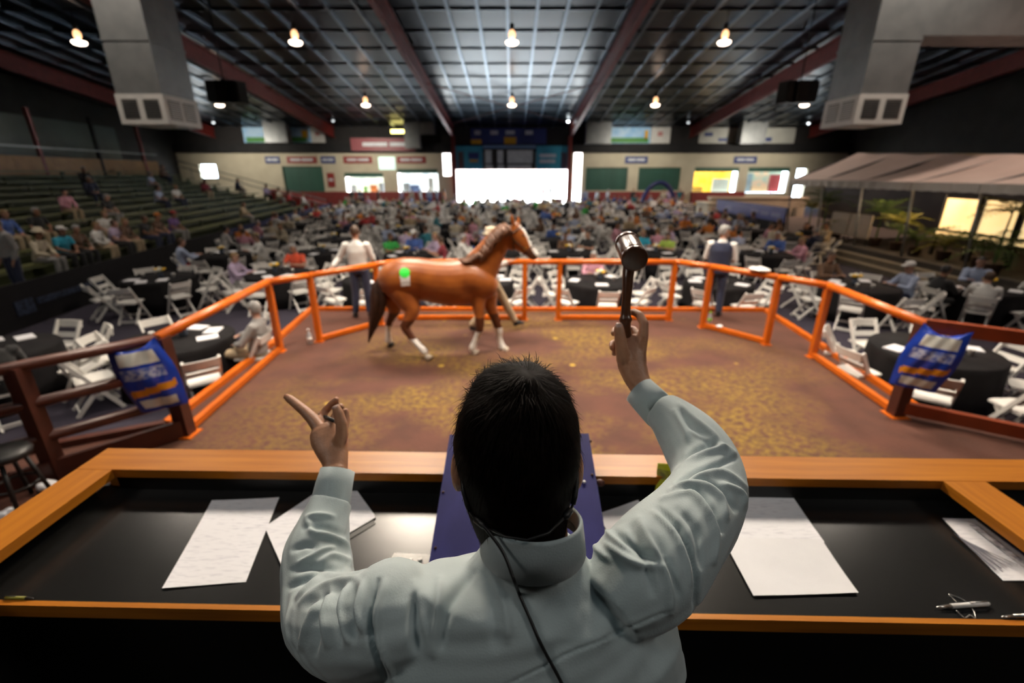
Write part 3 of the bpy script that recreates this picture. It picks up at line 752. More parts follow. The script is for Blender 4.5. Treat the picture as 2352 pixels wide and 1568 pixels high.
for y in ys:
    MB().tube([(TX + 0.3, y, 0.12), (TX + 0.05, y, TZ)], 0.035, 8).build('pole', m_duct, mq, True)
    MB().tube([Vector((TX + 0.05, y, TZ - 0.02)), ridge(y) - Vector((0, 0, 0.06))], 0.03, 6).build('rafter', m_duct, mq)
struct(MB().b3((19.2, 5.0, 0.12), (19.4, 29.5, 2.9)).build('wall_terrace', M('terrace_wall', (0.07, 0.055, 0.045), (0.04, 0.03, 0.026), scale=0.8, rough=0.8)), 'dark wall at the back of the terrace')
# warm lit panels under the marquee
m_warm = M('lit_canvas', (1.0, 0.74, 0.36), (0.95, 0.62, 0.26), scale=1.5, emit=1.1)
for k, (ya, yb, w) in enumerate(((14.2, 15.3, 'farthest'), (13.0, 14.0, 'middle'), (11.8, 12.8, 'nearest'))):
    t = thing('lit_panel', 'warm glowing canvas panel under the marquee, %s of three' % w, 'panel', (14.0, (ya + yb) / 2, 0.12), group='lit panels under the marquee')
    MB().b3((0, (ya - yb) / 2, 0.85), (0.05, (yb - ya) / 2, 1.80)).build('canvas', m_warm, t)
    MB().b3((-0.03, (ya - yb) / 2 - 0.06, 0), (0.08, (ya - yb) / 2, 1.9)).b3((-0.03, (yb - ya) / 2, 0), (0.08, (yb - ya) / 2 + 0.06, 1.9)).build('frame', m_dark, t)
    MB().b3((-0.04, (ya - yb) / 2, 0.66), (0.03, (yb - ya) / 2, 0.76)).build('light_strip', m_warm, t)
add_light('marquee_fill', 'POINT', (13.2, 15.5, 2.2), 120, (1.0, 0.7, 0.4), shadow_soft_size=0.3)  # no lamp there: warm fill added to lift the palms under the marquee
for (y0, y1, lb) in ((18.4, 19.4, 'beige notice board on the terrace, farther one'), (17.2, 18.3, 'beige notice board on the terrace, nearer one')):
    t = thing('notice_board', lb, 'board', (13.2, (y0 + y1) / 2, 0.12))
    MB().b3((0, (y0 - y1) / 2, 0.25), (0.05, (y1 - y0) / 2, 1.1)).build('board', M('board_beige', (0.55, 0.47, 0.36), (0.48, 0.41, 0.31), scale=3, rough=0.7), t)
    for s in (-0.9, 0.9): MB().tube([(0.02, s * (y1 - y0) / 2, 0), (0.02, s * (y1 - y0) / 2, 1.12)], 0.02, 6).build('leg', m_dark, t)
# banner rail beyond the terrace
br_ = thing('banner_rail', 'low black barrier with a navy banner on top, right of the tables', 'barrier', (12.6, 25.2, FZ))
MB().b3((-0.04, -3.6, 0), (0.04, 3.9, 0.95)).build('skirt', M('black_cloth', (0.010, 0.009, 0.011), rough=0.95), br_)
bn = MB().b3((-0.06, -3.6, 0.95), (0.02, 3.9, 1.62)).build('banner', M('banner_navy', (0.015, 0.03, 0.20), (0.012, 0.02, 0.14), rough=0.6), br_)
for a in (-3.2, -2.2, -1.2, 1.8):
    MB().b3((-0.07, a, 1.14), (-0.06, a + 0.8, 1.34)).build('print', M('banner_print', (0.10, 0.12, 0.30), rough=0.6), bn)
# low beige walls and bar beyond
tag(MB().b3((13.2, 31.5, FZ), (19.5, 31.9, 1.15)).b3((13.1, 31.4, 1.1), (19.6, 32.0, 1.22)).build('low_wall', m_beige), 'low beige wall behind the banner barrier', 'wall')
tag(MB().b3((12.4, 29.9, FZ), (12.9, 31.9, 0.9)).b3((12.35, 29.85, 0.85), (12.95, 31.95, 0.95)).build('bar_counter', m_beige), 'short beige bar counter left of the low beige wall', 'counter')
# blue inflatable arch
ar = MB().tube([Vector((12.3 + 1.45 * math.cos(a), 40.0, FZ + 0.05 + 2.35 * math.sin(a))) for a in np.linspace(0, math.pi, 19)], 0.17, 10)
tag(ar.build('entrance_arch', M('arch_blue', (0.02, 0.03, 0.14), (0.015, 0.02, 0.10), rough=0.4), None, True), 'dark blue balloon arch before the right green shutters', 'arch')

# ------------------------------------------------------------------ potted palms along the terrace
m_frond = M('frond', (0.17, 0.19, 0.025), (0.24, 0.22, 0.03), scale=4, rough=0.5)
m_frond2 = M('frond_dark', (0.05, 0.11, 0.02), (0.09, 0.15, 0.025), scale=4, rough=0.5)
m_pot = M('pot', (0.10, 0.06, 0.04), rough=0.6)
def frond_mesh(L):
    b = MB(); n = 9
    spine = [Vector((L * t, 0, L * (0.62 * t - 0.75 * t * t))) for t in np.linspace(0, 1, n + 1)]
    b.tube(spine, [0.012 * (1 - 0.8 * i / n) for i in range(n + 1)], 4)
    for i in range(1, n + 1):
        w = 0.30 * L * math.sin(math.pi * (0.12 + 0.85 * i / (n + 1)))
        for s in (-1, 1):
            p = spine[i]; q = p + Vector((0.12 * L, s * w, -0.18 * w)); mid = p.lerp(q, 0.5) + Vector((0, 0, 0.02))
            b.add([p, mid + Vector((0.02, 0, 0)), q, mid - Vector((0.03, 0, 0))], [(0, 1, 2, 3)])
    return b.mesh('frond')
fm = [frond_mesh(0.75), frond_mesh(0.95)]
for m_, mm in zip(fm, (m_frond, m_frond2)): m_.materials.append(mm)
PALMS = [(1868, 470, 21.4, 'lime green potted palm at the far corner of the marquee'), (1905, 455, 20.4, 'second potted palm from the far marquee corner'), (1925, 520, 19.4, 'potted palm beside the beige notice boards, far side'),
         (2030, 480, 17.2, 'potted palm just right of the beige notice boards'), (2075, 500, 16.2, 'dark potted palm left of the warm lit panels'), (2110, 545, 15.1, 'low potted palm in front of the farthest lit panel'),
         (2170, 575, 14.2, 'dark potted palm below the lit panels'), (2250, 600, 13.1, 'bushy potted palm nearest the seated guests at right'), (2330, 470, 12.4, 'tall potted palm against the lit panels at the right edge'), (2300, 560, 12.1, 'low potted palm at the right edge')]
for i, (u, v, y, lb) in enumerate(PALMS):
    top = ony(u, v, y); base = 0.12
    t = thing('potted_palm', lb, 'plant', (top.x, y, base), random.uniform(0, 6), 'potted palms on the terrace')
    h = max(0.5, top.z - base - 0.15)
    MB().lathe([(0.15, 0), (0.20, 0.28), (0.22, 0.30)], 12).build('pot', m_pot, t, True)
    MB().tube([(0, 0, 0.25), (0.02, 0, h)], [0.035, 0.02], 6).build('stem', m_frond2, t)
    for k in range(11):
        f = put('frond', fm[i % 2], None, t, (0, 0, h - 0.02 * (k % 4)))
        f.rotation_euler = (0, R(random.uniform(-38, 12)), 2 * math.pi * k / 11 + random.uniform(-.2, .2))
# ------------------------------------------------------------------ folding chairs, round tables, flowers
m_chair = M('white_resin', (0.74, 0.72, 0.68), (0.68, 0.66, 0.62), scale=6, rough=0.42)
def chair_shapes():
    P = []
    for s in (-1, 1):
        P.append(('leg', MB().bar((s * 0.205, 0.23, 0.0), (s * 0.205, -0.235, 0.80), 0.030, 0.050, up=(0, 1, 0))))
        P.append(('leg', MB().bar((s * 0.170, -0.26, 0.0), (s * 0.170, 0.11, 0.43), 0.028, 0.046, up=(0, 1, 0))))
    b = MB(); n = 6
    for i in range(n):                                               # curved head rail
        x0, x1 = -0.20 + 0.4 * i / n, -0.20 + 0.4 * (i + 1) / n
        c = lambda x: -0.226 - 0.022 * (1 - (x / 0.2) ** 2)
        y0, y1 = c(x0), c(x1)
        b.add([(x0, y0 - 0.012, 0.675), (x1, y1 - 0.012, 0.675), (x1, y1 + 0.012, 0.675), (x0, y0 + 0.012, 0.675), (x0, y0 - 0.03, 0.79), (x1, y1 - 0.03, 0.79), (x1, y1 - 0.006, 0.79), (x0, y0 - 0.006, 0.79)],
              [(0, 3, 2, 1), (4, 5, 6, 7), (0, 1, 5, 4), (1, 2, 6, 5), (2, 3, 7, 6), (3, 0, 4, 7)])
    P.append(('head_rail', b))
    P.append(('back_slat', MB().box((0, -0.135, 0.575), (0.40, 0.022, 0.085), rot=Matrix.Rotation(R(28), 3, 'X'))))
    st = MB(); st.add([(-0.19, -0.18, 0.425), (0.19, -0.18, 0.425), (0.205, 0.06, 0.435), (0.19, 0.20, 0.432), (0.10, 0.225, 0.43), (-0.10, 0.225, 0.43), (-0.19, 0.20, 0.432), (-0.205, 0.06, 0.435)] +
                      [(x, y, z + 0.028) for x, y, z in [(-0.19, -0.18, 0.425), (0.19, -0.18, 0.425), (0.205, 0.06, 0.435), (0.19, 0.20, 0.432), (0.10, 0.225, 0.43), (-0.10, 0.225, 0.43), (-0.19, 0.20, 0.432), (-0.205, 0.06, 0.435)]],
                      [tuple(range(8))[::-1], tuple(range(8, 16))] + [(i, (i + 1) % 8, (i + 1) % 8 + 8, i + 8) for i in range(8)])
    P.append(('seat', st))
    P.append(('stretcher', MB().box((0, -0.225, 0.055), (0.34, 0.022, 0.05))))
    P.append(('stretcher', MB().box((0, 0.165, 0.12), (0.40, 0.022, 0.04))))
    return P
chair_parts = [(n, b.mesh(n)) for n, b in chair_shapes()]
for n, me in chair_parts: me.materials.append(m_chair)
allb = MB()
for n, b in chair_shapes(): allb.add(b.v, b.f)
chair_one = allb.mesh('folding_chair'); chair_one.materials.append(m_chair)
def place_chair(p, rz, label, parts):
    G = 'white folding chairs around the tables'
    if parts:
        t = thing('folding_chair', label, 'chair', p, rz, G)
        for n, me in chair_parts:
            o = bpy.data.objects.new(n, me); C.objects.link(o); o.parent = t
    else:
        t = put('folding_chair', chair_one, None, None, p); t.rotation_euler = (0, 0, rz); tag(t, label, 'chair', G)
    return t
m_cloth = M('black_tablecloth', (0.012, 0.011, 0.012), (0.007, 0.006, 0.007), scale=5, rough=0.85, spec=0.2, bump=0.15)
tb = MB(); tb.lathe([(0.80, 0.0), (0.775, 0.30), (0.765, 0.66), (0.76, 0.735), (0.745, 0.75), (0.02, 0.752)], 40, wob=lambda a, z: 0.035 * math.sin(10 * a) * max(0, 1 - z / 0.7) if z < 0.72 else 0)
table_me = tb.mesh('round_table', True); table_me.materials.append(m_cloth)
m_leaf = M('bouquet_leaf', (0.03, 0.10, 0.02), (0.05, 0.14, 0.03), scale=20, rough=0.6)
m_fy = M('flower_yellow', (0.85, 0.55, 0.02), (0.75, 0.42, 0.02), scale=30, rough=0.6)
m_fw = M('flower_white', (0.80, 0.78, 0.66), (0.70, 0.68, 0.55), scale=30, rough=0.6)
m_vase = M('vase', (0.10, 0.12, 0.16), rough=0.15)
vase_me = MB().lathe([(0.045, 0), (0.06, 0.02), (0.055, 0.10), (0.06, 0.12)], 12).mesh('vase', True); vase_me.materials.append(m_vase)
lf = MB()
for k in range(12):
    a = k * 2.4; e = 0.3 + 0.9 * random.random(); d = Vector((math.cos(a) * math.cos(e), math.sin(a) * math.cos(e), math.sin(e)))
    p = Vector((0, 0, 0.11)); q = p + d * random.uniform(.12, .17); s = d.cross(Vector((0, 0, 1))).normalized() * 0.03
    lf.add([p, p.lerp(q, .5) + s, q, p.lerp(q, .5) - s], [(0, 1, 2, 3)])
leaf_me = lf.mesh('foliage'); leaf_me.materials.append(m_leaf)
def blossom():
    b = MB(); b.ball((0, 0, 0), (0.045, 0.045, 0.032), 10, 6)
    for k in range(7):
        a = k * 2 * math.pi / 7; b.ball((0.04 * math.cos(a), 0.04 * math.sin(a), -0.004), (0.026, 0.026, 0.012), 6, 4)
    return b
fy_me = blossom().mesh('blossom', True); fy_me.materials.append(m_fy)
fw_me = blossom().mesh('blossom', True); fw_me.materials.append(m_fw)
ob = MB(); ob.lathe([(0.045, 0), (0.06, 0.02), (0.055, 0.10), (0.06, 0.12)], 8); ob.add(lf.v, lf.f, 1)
for k, (x, y, z) in enumerate(((0.0, 0.0, 0.22), (0.07, 0.02, 0.19), (-0.06, 0.05, 0.19), (0.0, -0.08, 0.185), (-0.05, -0.04, 0.2))):
    ob.ball((x, y, z), (0.055, 0.055, 0.04), 8, 5, mi=2 if k % 3 else 3)
bouquet_me = ob.mesh('flower_bouquet', True)
for mm in (m_vase, m_leaf, m_fy, m_fw): bouquet_me.materials.append(mm)
def bouquet(p, label, near):
    G = 'yellow table bouquets'
    if not near:
        o = put('flower_bouquet', bouquet_me, None, None, p); o.rotation_euler = (0, 0, random.uniform(0, 6)); return tag(o, label, 'flowers', G)
    t = thing('flower_bouquet', label, 'flowers', p, random.uniform(0, 6), G)
    put('vase', vase_me, None, t); put('foliage', leaf_me, None, t)
    for k, (x, y, z) in enumerate(((0.0, 0.0, 0.22), (0.07, 0.02, 0.19), (-0.06, 0.05, 0.19), (0.0, -0.08, 0.185), (-0.05, -0.04, 0.2))):
        f = put('blossom', fy_me if k % 3 else fw_me, None, t, (x, y, z)); f.rotation_euler = (y * 5, -x * 5, 0)
book_me = MB().b3((-0.105, -0.14, 0), (0.105, 0.14, 0.012)).b3((-0.10, -0.135, 0.012), (0.10, 0.135, 0.018)).mesh('sale_catalogue'); book_me.materials.append(m_paper)
cup_me = MB().lathe([(0.028, 0), (0.038, 0.09), (0.040, 0.095), (0.036, 0.095), (0.02, 0.01)], 12).mesh('paper_cup', True); cup_me.materials.append(m_white)

# ------------------------------------------------------------------ people
def oriented(d):
    return Vector(d).to_track_quat('Y', 'Z').to_matrix()
HEAD = [(-0.118, 0.022, 0.020, 0.058), (-0.108, 0.042, 0.045, 0.040), (-0.075, 0.058, 0.072, 0.016), (-0.03, 0.068, 0.088, 0.004), (0.02, 0.074, 0.096, 0.0),
        (0.06, 0.071, 0.092, -0.004), (0.09, 0.058, 0.076, -0.008), (0.110, 0.036, 0.048, -0.010), (0.118, 0.012, 0.016, -0.010)]
def head_shape(b, c, look, infl=0.0, k=1.0, n=14, face=True, ear=1.0):
    m = oriented(look); c = Vector(c); up = m @ Vector((0, 0, 1)); fw = m @ Vector((0, 1, 0)); sx = m @ Vector((1, 0, 0))
    b.tube([c + up * (z * k + (infl * (1 if z > 0 else -1) if abs(z) > 0.1 else 0)) + fw * (yo * k) for z, rx, ry, yo in HEAD], [(rx * k + infl, ry * k + infl) for z, rx, ry, yo in HEAD], n, side=sx)
    if face:
        b.tube([c + fw * 0.082 + up * 0.02, c + fw * 0.112 - up * 0.028, c + fw * 0.085 - up * 0.038], [0.010, 0.016, 0.012], 8)
        for s in (-1, 1):
            b.ball(c + sx * (s * (0.064 + 0.014 * ear)) - up * 0.008 - fw * 0.004, (0.012 * ear, 0.022 * ear, 0.034 * ear), 8, 6, rot=m)
        b.ball(c + fw * 0.088 - up * 0.068, (0.024, 0.012, 0.008), 8, 5, rot=m)
def hand_shape(b, w, d, r=0.011, curl=0.25, thumb=1, pn=None):
    """palm, four fingers and a thumb leaving the side of the palm; w wrist, d pointing direction"""
    d = Vector(d).normalized(); w = Vector(w)
    pn = Vector(pn) if pn is not None else Vector((0, 0, -1))
    pn = (pn - d * pn.dot(d)); pn = pn.normalized() if pn.length > 1e-3 else d.orthogonal().normalized()
    s = d.cross(pn) * thumb
    b.tube([w - d * 0.02, w + d * 0.03, w + d * 0.085], [(0.026, 0.018), (0.038, 0.016), (0.040, 0.013)], 10, side=s)
    for k, (o, L) in enumerate(((0.029, 0.068), (0.010, 0.077), (-0.010, 0.071), (-0.029, 0.055))):
        p = w + d * 0.08 + s * o
        b.tube([p, p + d * L * 0.5 + pn * L * curl * 0.35, p + d * L * 0.85 + pn * L * curl * 1.1], [r, r * 0.92, r * 0.75], 7)
    p = w + d * 0.028 + s * 0.030
    b.tube([p, p + d * 0.035 + s * 0.026, p + d * 0.062 + s * 0.030 + pn * 0.008], [r * 1.25, r * 1.1, r * 0.85], 7)
def figure(name, J, vox, sleeve=1.0, hands=True):
    """continuous body + clothing shells from a table of joints (facing +Y, metres)"""
    V = {k: Vector(v) for k, v in J.items() if k not in ('look', 'scale')}
    sh = (V['RS'] - V['LS']).normalized()
    pel, neck, hd = V['pel'], V['neck'], V['head']
    up = (neck - pel)
    torso = [pel - up * 0.14, pel, pel + up * 0.30, pel + up * 0.66, pel + up * 0.90, neck, neck + (hd - neck) * 0.5]
    tr = [(0.13, 0.10), (0.172, 0.122), (0.150, 0.108), (0.172, 0.120), (0.150, 0.085), (0.060, 0.058), (0.054, 0.056)]
    B = MB(); B.tube(torso, tr, 16, side=sh)
    head_shape(B, hd, J.get('look', (0, 1, 0)))
    for s in 'LR':
        B.tube([V[s + 'S'] - sh * (0.04 if s == 'R' else -0.04), V[s + 'S'], V[s + 'S'].lerp(V[s + 'E'], 0.5), V[s + 'E'], V[s + 'E'].lerp(V[s + 'W'], 0.35), V[s + 'W']], [0.055, 0.056, 0.048, 0.040, 0.041, 0.027], 10)
        if hands:
            dd = V.get(s + 'D', None); dd = dd if dd is not None else (V[s + 'W'] - V[s + 'E'])
            hand_shape(B, V[s + 'W'], dd, r=max(0.0095, vox * 0.9), thumb=1 if s == 'R' else -1, pn=V.get(s + 'N'))
        B.tube([V[s + 'H'], V[s + 'H'].lerp(V[s + 'K'], 0.5), V[s + 'K'], V[s + 'K'].lerp(V[s + 'A'], 0.35), V[s + 'A']], [0.088, 0.072, 0.054, 0.052, 0.034], 12)
        t = V[s + 'T']; a = V[s + 'A']
        B.tube([a + (a - t) * 0.22 - Vector((0, 0, 0.03)), a - Vector((0, 0, 0.02)), a.lerp(t, 0.6), t], [(0.032, 0.030), (0.036, 0.040), (0.042, 0.026), (0.034, 0.016)], 10, side=(1, 0, 0))
    body = fuse(name + '_body', B, vox, 5)
    look = Vector(J.get('look', (0, 1, 0))).normalized(); hm = oriented(look).transposed()
    def fm(c):
        q = (c - np.array(hd)) @ np.array(hm).T
        eye = (np.abs(np.abs(q[:, 0]) - 0.031) < 0.014) & (np.abs(q[:, 2] - 0.008) < 0.009) & (q[:, 1] > 0.05)
        lip = (np.abs(q[:, 0]) < 0.024) & (np.abs(q[:, 2] + 0.068) < 0.008) & (q[:, 1] > 0.06)
        return np.where(eye, 1, np.where(lip, 2, 0))
    face_mats(body, fm)
    S = MB(); e = 0.014
    S.tube([pel - up * 0.04] + torso[1:6] + [neck + (hd - neck) * 0.22], [(0.185, 0.138), (0.186, 0.138), (0.172, 0.128), (0.190, 0.138), (0.168, 0.104), (0.080, 0.078), (0.068, 0.068)], 16, side=sh)
    for s in 'LR':
        pts = [V[s + 'S'] - sh * (0.04 if s == 'R' else -0.04), V[s + 'S'], V[s + 'S'].lerp(V[s + 'E'], 0.5)]; rr = [0.066, 0.074, 0.064]
        if sleeve >= 1: pts += [V[s + 'E'], V[s + 'E'].lerp(V[s + 'W'], 0.5), V[s + 'E'].lerp(V[s + 'W'], 0.93)]; rr += [0.058, 0.054, 0.043]
        elif sleeve > 0.5: pts += [V[s + 'S'].lerp(V[s + 'E'], 0.72)]; rr += [0.062]
        S.tube(pts, rr, 10)
    shirt = fuse(name + '_shirt', S, max(vox, 0.011), 4)
    T = MB(); T.tube([pel - up * 0.16, pel - up * 0.06, pel + up * 0.05], [(0.15, 0.12), (0.182, 0.135), (0.178, 0.130)], 16, side=sh)
    for s in 'LR':
        T.tube([V[s + 'H'] + Vector((0, 0, 0.02)), V[s + 'H'].lerp(V[s + 'K'], 0.5), V[s + 'K'], V[s + 'K'].lerp(V[s + 'A'], 0.5), V[s + 'K'].lerp(V[s + 'A'], 0.98)], [0.104, 0.090, 0.076, 0.070, 0.062], 12)
    trousers = fuse(name + '_trousers', T, max(vox, 0.011), 4)
    Hh = MB(); head_shape(Hh, hd, look, infl=0.013, n=18, face=False)
    m3 = np.array(hm); keep = []
    vv = [Vector(m3 @ (np.array(v) - np.array(hd))) for v in Hh.v]
    for f in Hh.f:
        c = sum((vv[i] for i in f), Vector()) / len(f)
        if c.z > 0.055 or (c.y < 0.012 and c.z > -0.055): keep.append(f)
    Hh.f = keep; Hh.mi = [0] * len(keep)
    hair = Hh.mesh(name + '_hair', True)
    X = []
    for s in 'LR':
        K = MB(); t = V[s + 'T']; a = V[s + 'A']
        K.tube([a + (a - t) * 0.26 - Vector((0, 0, 0.045)), a - Vector((0, 0, 0.03)), a.lerp(t, 0.6) - Vector((0, 0, 0.006)), t + (t - a) * 0.08 - Vector((0, 0, 0.004))], [(0.040, 0.032), (0.046, 0.050), (0.052, 0.034), (0.040, 0.022)], 10, side=(1, 0, 0))
        X.append(K.mesh(name + '_shoe', True))
    return dict(body=body, shirt=shirt, trousers=trousers, hair=hair, shoes=X, head=hd, look=look)

SIT = dict(pel=(0, -0.06, 0.53), neck=(0, -0.02, 1.02), head=(0, 0.035, 1.185), LS=(-0.19, -0.02, 0.97), RS=(0.19, -0.02, 0.97), LE=(-0.25, 0.16, 0.75), RE=(0.25, 0.16, 0.75), LW=(-0.14, 0.36, 0.80), RW=(0.14, 0.36, 0.80),
           LH=(-0.09, -0.02, 0.51), RH=(0.09, -0.02, 0.51), LK=(-0.12, 0.40, 0.52), RK=(0.12, 0.40, 0.52), LA=(-0.12, 0.36, 0.09), RA=(0.12, 0.36, 0.09), LT=(-0.13, 0.52, 0.03), RT=(0.13, 0.52, 0.03), look=(0, 1, -0.12))
LAP = dict(SIT, neck=(0, 0.04, 1.02), head=(0, 0.10, 1.18), LS=(-0.19, 0.03, 0.97), RS=(0.19, 0.03, 0.97), LE=(-0.26, 0.10, 0.72), RE=(0.26, 0.10, 0.72), LW=(-0.10, 0.30, 0.64), RW=(0.10, 0.30, 0.64))
LEAN = dict(SIT, pel=(0, -0.10, 0.53), neck=(0.03, -0.17, 1.00), head=(0.06, -0.15, 1.17), LS=(-0.16, -0.17, 0.95), RS=(0.22, -0.15, 0.95), LE=(-0.27, -0.02, 0.72), RE=(0.33, 0.0, 0.74), LW=(-0.10, 0.16, 0.66), RW=(0.22, 0.26, 0.70), look=(0.4, 1, -0.05))
STAND = dict(pel=(0, 0, 0.96), neck=(0, -0.01, 1.46), head=(0, 0.03, 1.63), LS=(-0.19, -0.01, 1.41), RS=(0.19, -0.01, 1.41), LE=(-0.25, -0.04, 1.13), RE=(0.25, -0.04, 1.13), LW=(-0.25, 0.07, 0.88), RW=(0.25, 0.07, 0.88),
             LH=(-0.095, 0, 0.93), RH=(0.095, 0, 0.93), LK=(-0.11, 0.02, 0.50), RK=(0.11, 0.02, 0.50), LA=(-0.12, -0.02, 0.09), RA=(0.12, -0.02, 0.09), LT=(-0.15, 0.15, 0.03), RT=(0.15, 0.15, 0.03), look=(0, 1, -0.1))
RAIL = dict(STAND, LE=(-0.34, 0.0, 1.16), LW=(-0.44, -0.16, 1.02), LD=(-0.3, -0.5, -0.3), RE=(0.27, 0.05, 1.14), RW=(0.20, 0.22, 0.98), look=(-0.2, 1, -0.3), LA=(-0.15, -0.02, 0.09), LT=(-0.22, 0.13, 0.03))
WALK = dict(STAND, LK=(-0.10, 0.24, 0.53), LA=(-0.10, 0.44, 0.13), LT=(-0.11, 0.58, 0.12), RK=(0.10, -0.04, 0.50), RA=(0.10, -0.34, 0.12), RT=(0.10, -0.20, 0.03), RE=(0.26, 0.10, 1.20), RW=(0.22, 0.32, 1.28), LE=(-0.26, -0.12, 1.14), LW=(-0.26, -0.05, 0.90), look=(0, 1, 0.02))
FIG = {}
for nm, J, vx, sl in (('sit', SIT, 0.014, 1), ('sit_short', dict(SIT, LE=(-0.26, 0.12, 0.74), RE=(0.24, 0.18, 0.75), LW=(-0.06, 0.34, 0.81), look=(0.35, 1, -0.2)), 0.014, 0.7), ('lap', LAP, 0.014, 1), ('lap_short', dict(LAP, look=(-0.4, 1, 0)), 0.014, 0.7), ('lean', LEAN, 0.014, 1), ('stand', STAND, 0.012, 1), ('stand_short', dict(STAND, look=(0.5, 1, -0.1)), 0.012, 0.7), ('rail', RAIL, 0.008, 1), ('walk', WALK, 0.009, 1), ('vest', dict(STAND, RE=(0.27, 0.02, 1.12), RW=(0.16, 0.24, 1.06), LE=(-0.26, 0.03, 1.13), LW=(-0.12, 0.25, 1.08), look=(0.8, 0.6, -0.1)), 0.009, 1)):
    FIG[nm] = figure(nm, J, vx, sl)
# far-off people: the same poses, coarse, in one mesh
FAR = {}
def join_far(nm):
    f = FIG[nm]; b = MB()
    for slot, key in enumerate(('body', 'shirt', 'trousers', 'hair')):
        o = bpy.data.objects.new('t', f[key]); C.objects.link(o)
        if key != 'hair':
            d = o.modifiers.new('d', 'DECIMATE'); d.ratio = 0.12
        ev = o.evaluated_get(bpy.context.evaluated_depsgraph_get()); me = ev.to_mesh()
        b.add([v.co[:] for v in me.vertices], [tuple(p.vertices) for p in me.polygons], slot)
        ev.to_mesh_clear(); bpy.data.objects.remove(o)
    FAR[nm] = b.mesh('person_' + nm, True)
for nm in ('sit', 'sit_short', 'lap', 'lap_short', 'stand', 'stand_short'): join_far(nm)
SKIN = [M('skin_a', (0.46, 0.25, 0.17), (0.40, 0.21, 0.14), scale=12, rough=0.5), M('skin_b', (0.30, 0.15, 0.09), (0.26, 0.13, 0.08), scale=12, rough=0.5), M('skin_c', (0.52, 0.30, 0.22), (0.46, 0.26, 0.19), scale=12, rough=0.5)]
m_eye = M('eye_dark', (0.03, 0.02, 0.015), rough=0.3); m_lip = M('lip', (0.36, 0.13, 0.10), rough=0.5)
HAIR = [M('hair_brown', (0.06, 0.03, 0.015), rough=0.5), M('hair_grey', (0.30, 0.29, 0.28), rough=0.5), M('hair_black', (0.012, 0.010, 0.010), rough=0.5), M('hair_sandy', (0.26, 0.16, 0.07), rough=0.5)]
def cloth(n, c): return M('cloth_' + n.replace(' ', '_'), c, tuple(x * 0.85 for x in c), scale=9, rough=0.85, sheen=0.2)
CL = {'white': (0.70, 0.69, 0.66), 'pale blue': (0.36, 0.42, 0.58), 'lavender': (0.48, 0.38, 0.54), 'pink': (0.62, 0.30, 0.38), 'orange-red': (0.72, 0.09, 0.035), 'red': (0.42, 0.03, 0.03), 'dark red': (0.24, 0.02, 0.035), 'green': (0.03, 0.36, 0.06), 'turquoise': (0.02, 0.34, 0.50),
      'lime': (0.42, 0.60, 0.10), 'blue': (0.05, 0.11, 0.36), 'navy': (0.018, 0.024, 0.060), 'black': (0.010, 0.010, 0.011), 'grey': (0.28, 0.27, 0.26), 'tan': (0.42, 0.32, 0.20), 'brown': (0.12, 0.06, 0.03), 'orange': (0.62, 0.20, 0.03), 'cream': (0.60, 0.52, 0.38), 'teal': (0.02, 0.17, 0.22), 'purple': (0.16, 0.08, 0.26)}
for k in CL: cloth(k, CL[k])
PANTS = ['navy', 'black', 'tan', 'grey', 'blue']
def hat_mesh(kind):
    b = MB()
    if kind == 'brim': b.lathe([(0.155, 0.085), (0.16, 0.092), (0.10, 0.10), (0.098, 0.16), (0.085, 0.19), (0.03, 0.20)], 18)
    else:
        b.lathe([(0.098, 0.05), (0.100, 0.09), (0.085, 0.135), (0.03, 0.155)], 16)
        b.add([(-0.07, 0.085, 0.065), (0.07, 0.085, 0.065), (0.05, 0.175, 0.05), (-0.05, 0.175, 0.05), (-0.07, 0.085, 0.08), (0.07, 0.085, 0.08), (0.05, 0.175, 0.06), (-0.05, 0.175, 0.06)], [(0, 3, 2, 1), (4, 5, 6, 7), (0, 1, 5, 4), (1, 2, 6, 5), (2, 3, 7, 6), (3, 0, 4, 7)])
    return b.mesh(kind + '_hat', True)
HATS = {'brim': hat_mesh('brim'), 'cap': hat_mesh('cap')}
def person(fig, loc, rz, shirt, pants, label, skin=0, hair=0, hat=None, hatc='white', group=None, near=True, s=1.0):
    ms = [SKIN[skin], MATS['cloth_' + shirt.replace(' ', '_')], MATS['cloth_' + pants.replace(' ', '_')], HAIR[hair]]
    if not near:
        me = FAR[fig]
        if not me.materials:
            for i in range(4): me.materials.append(None)
        o = put('person', me, None, None, loc); o.rotation_euler = (0, 0, rz); o.scale = (s, s, s)
        for i in range(4):
            o.material_slots[i].link = 'OBJECT'; o.material_slots[i].material = ms[i]
        return tag(o, label, 'person', group)
    t = thing('person', label, 'person', loc, rz, group); t.scale = (s, s, s)
    f = FIG[fig]
    def child(n, me, slots):
        while len(me.materials) < len(slots): me.materials.append(None)
        o = put(n, me, None, t)
        for i, mm in enumerate(slots): o.material_slots[i].link = 'OBJECT'; o.material_slots[i].material = mm
        return o
    child('body', f['body'], [ms[0], m_eye, m_lip]); child('shirt', f['shirt'], [ms[1]]); child('trousers', f['trousers'], [ms[2]]); child('hair', f['hair'], [ms[3]])
    for me in f['shoes']: child('shoe', me, [MATS['cloth_black']])
    if hat:
        h = child('hat', HATS[hat], [MATS['cloth_' + hatc]]); h.location = f['head'] ; h.rotation_euler = oriented(f['look']).to_euler()
    return t

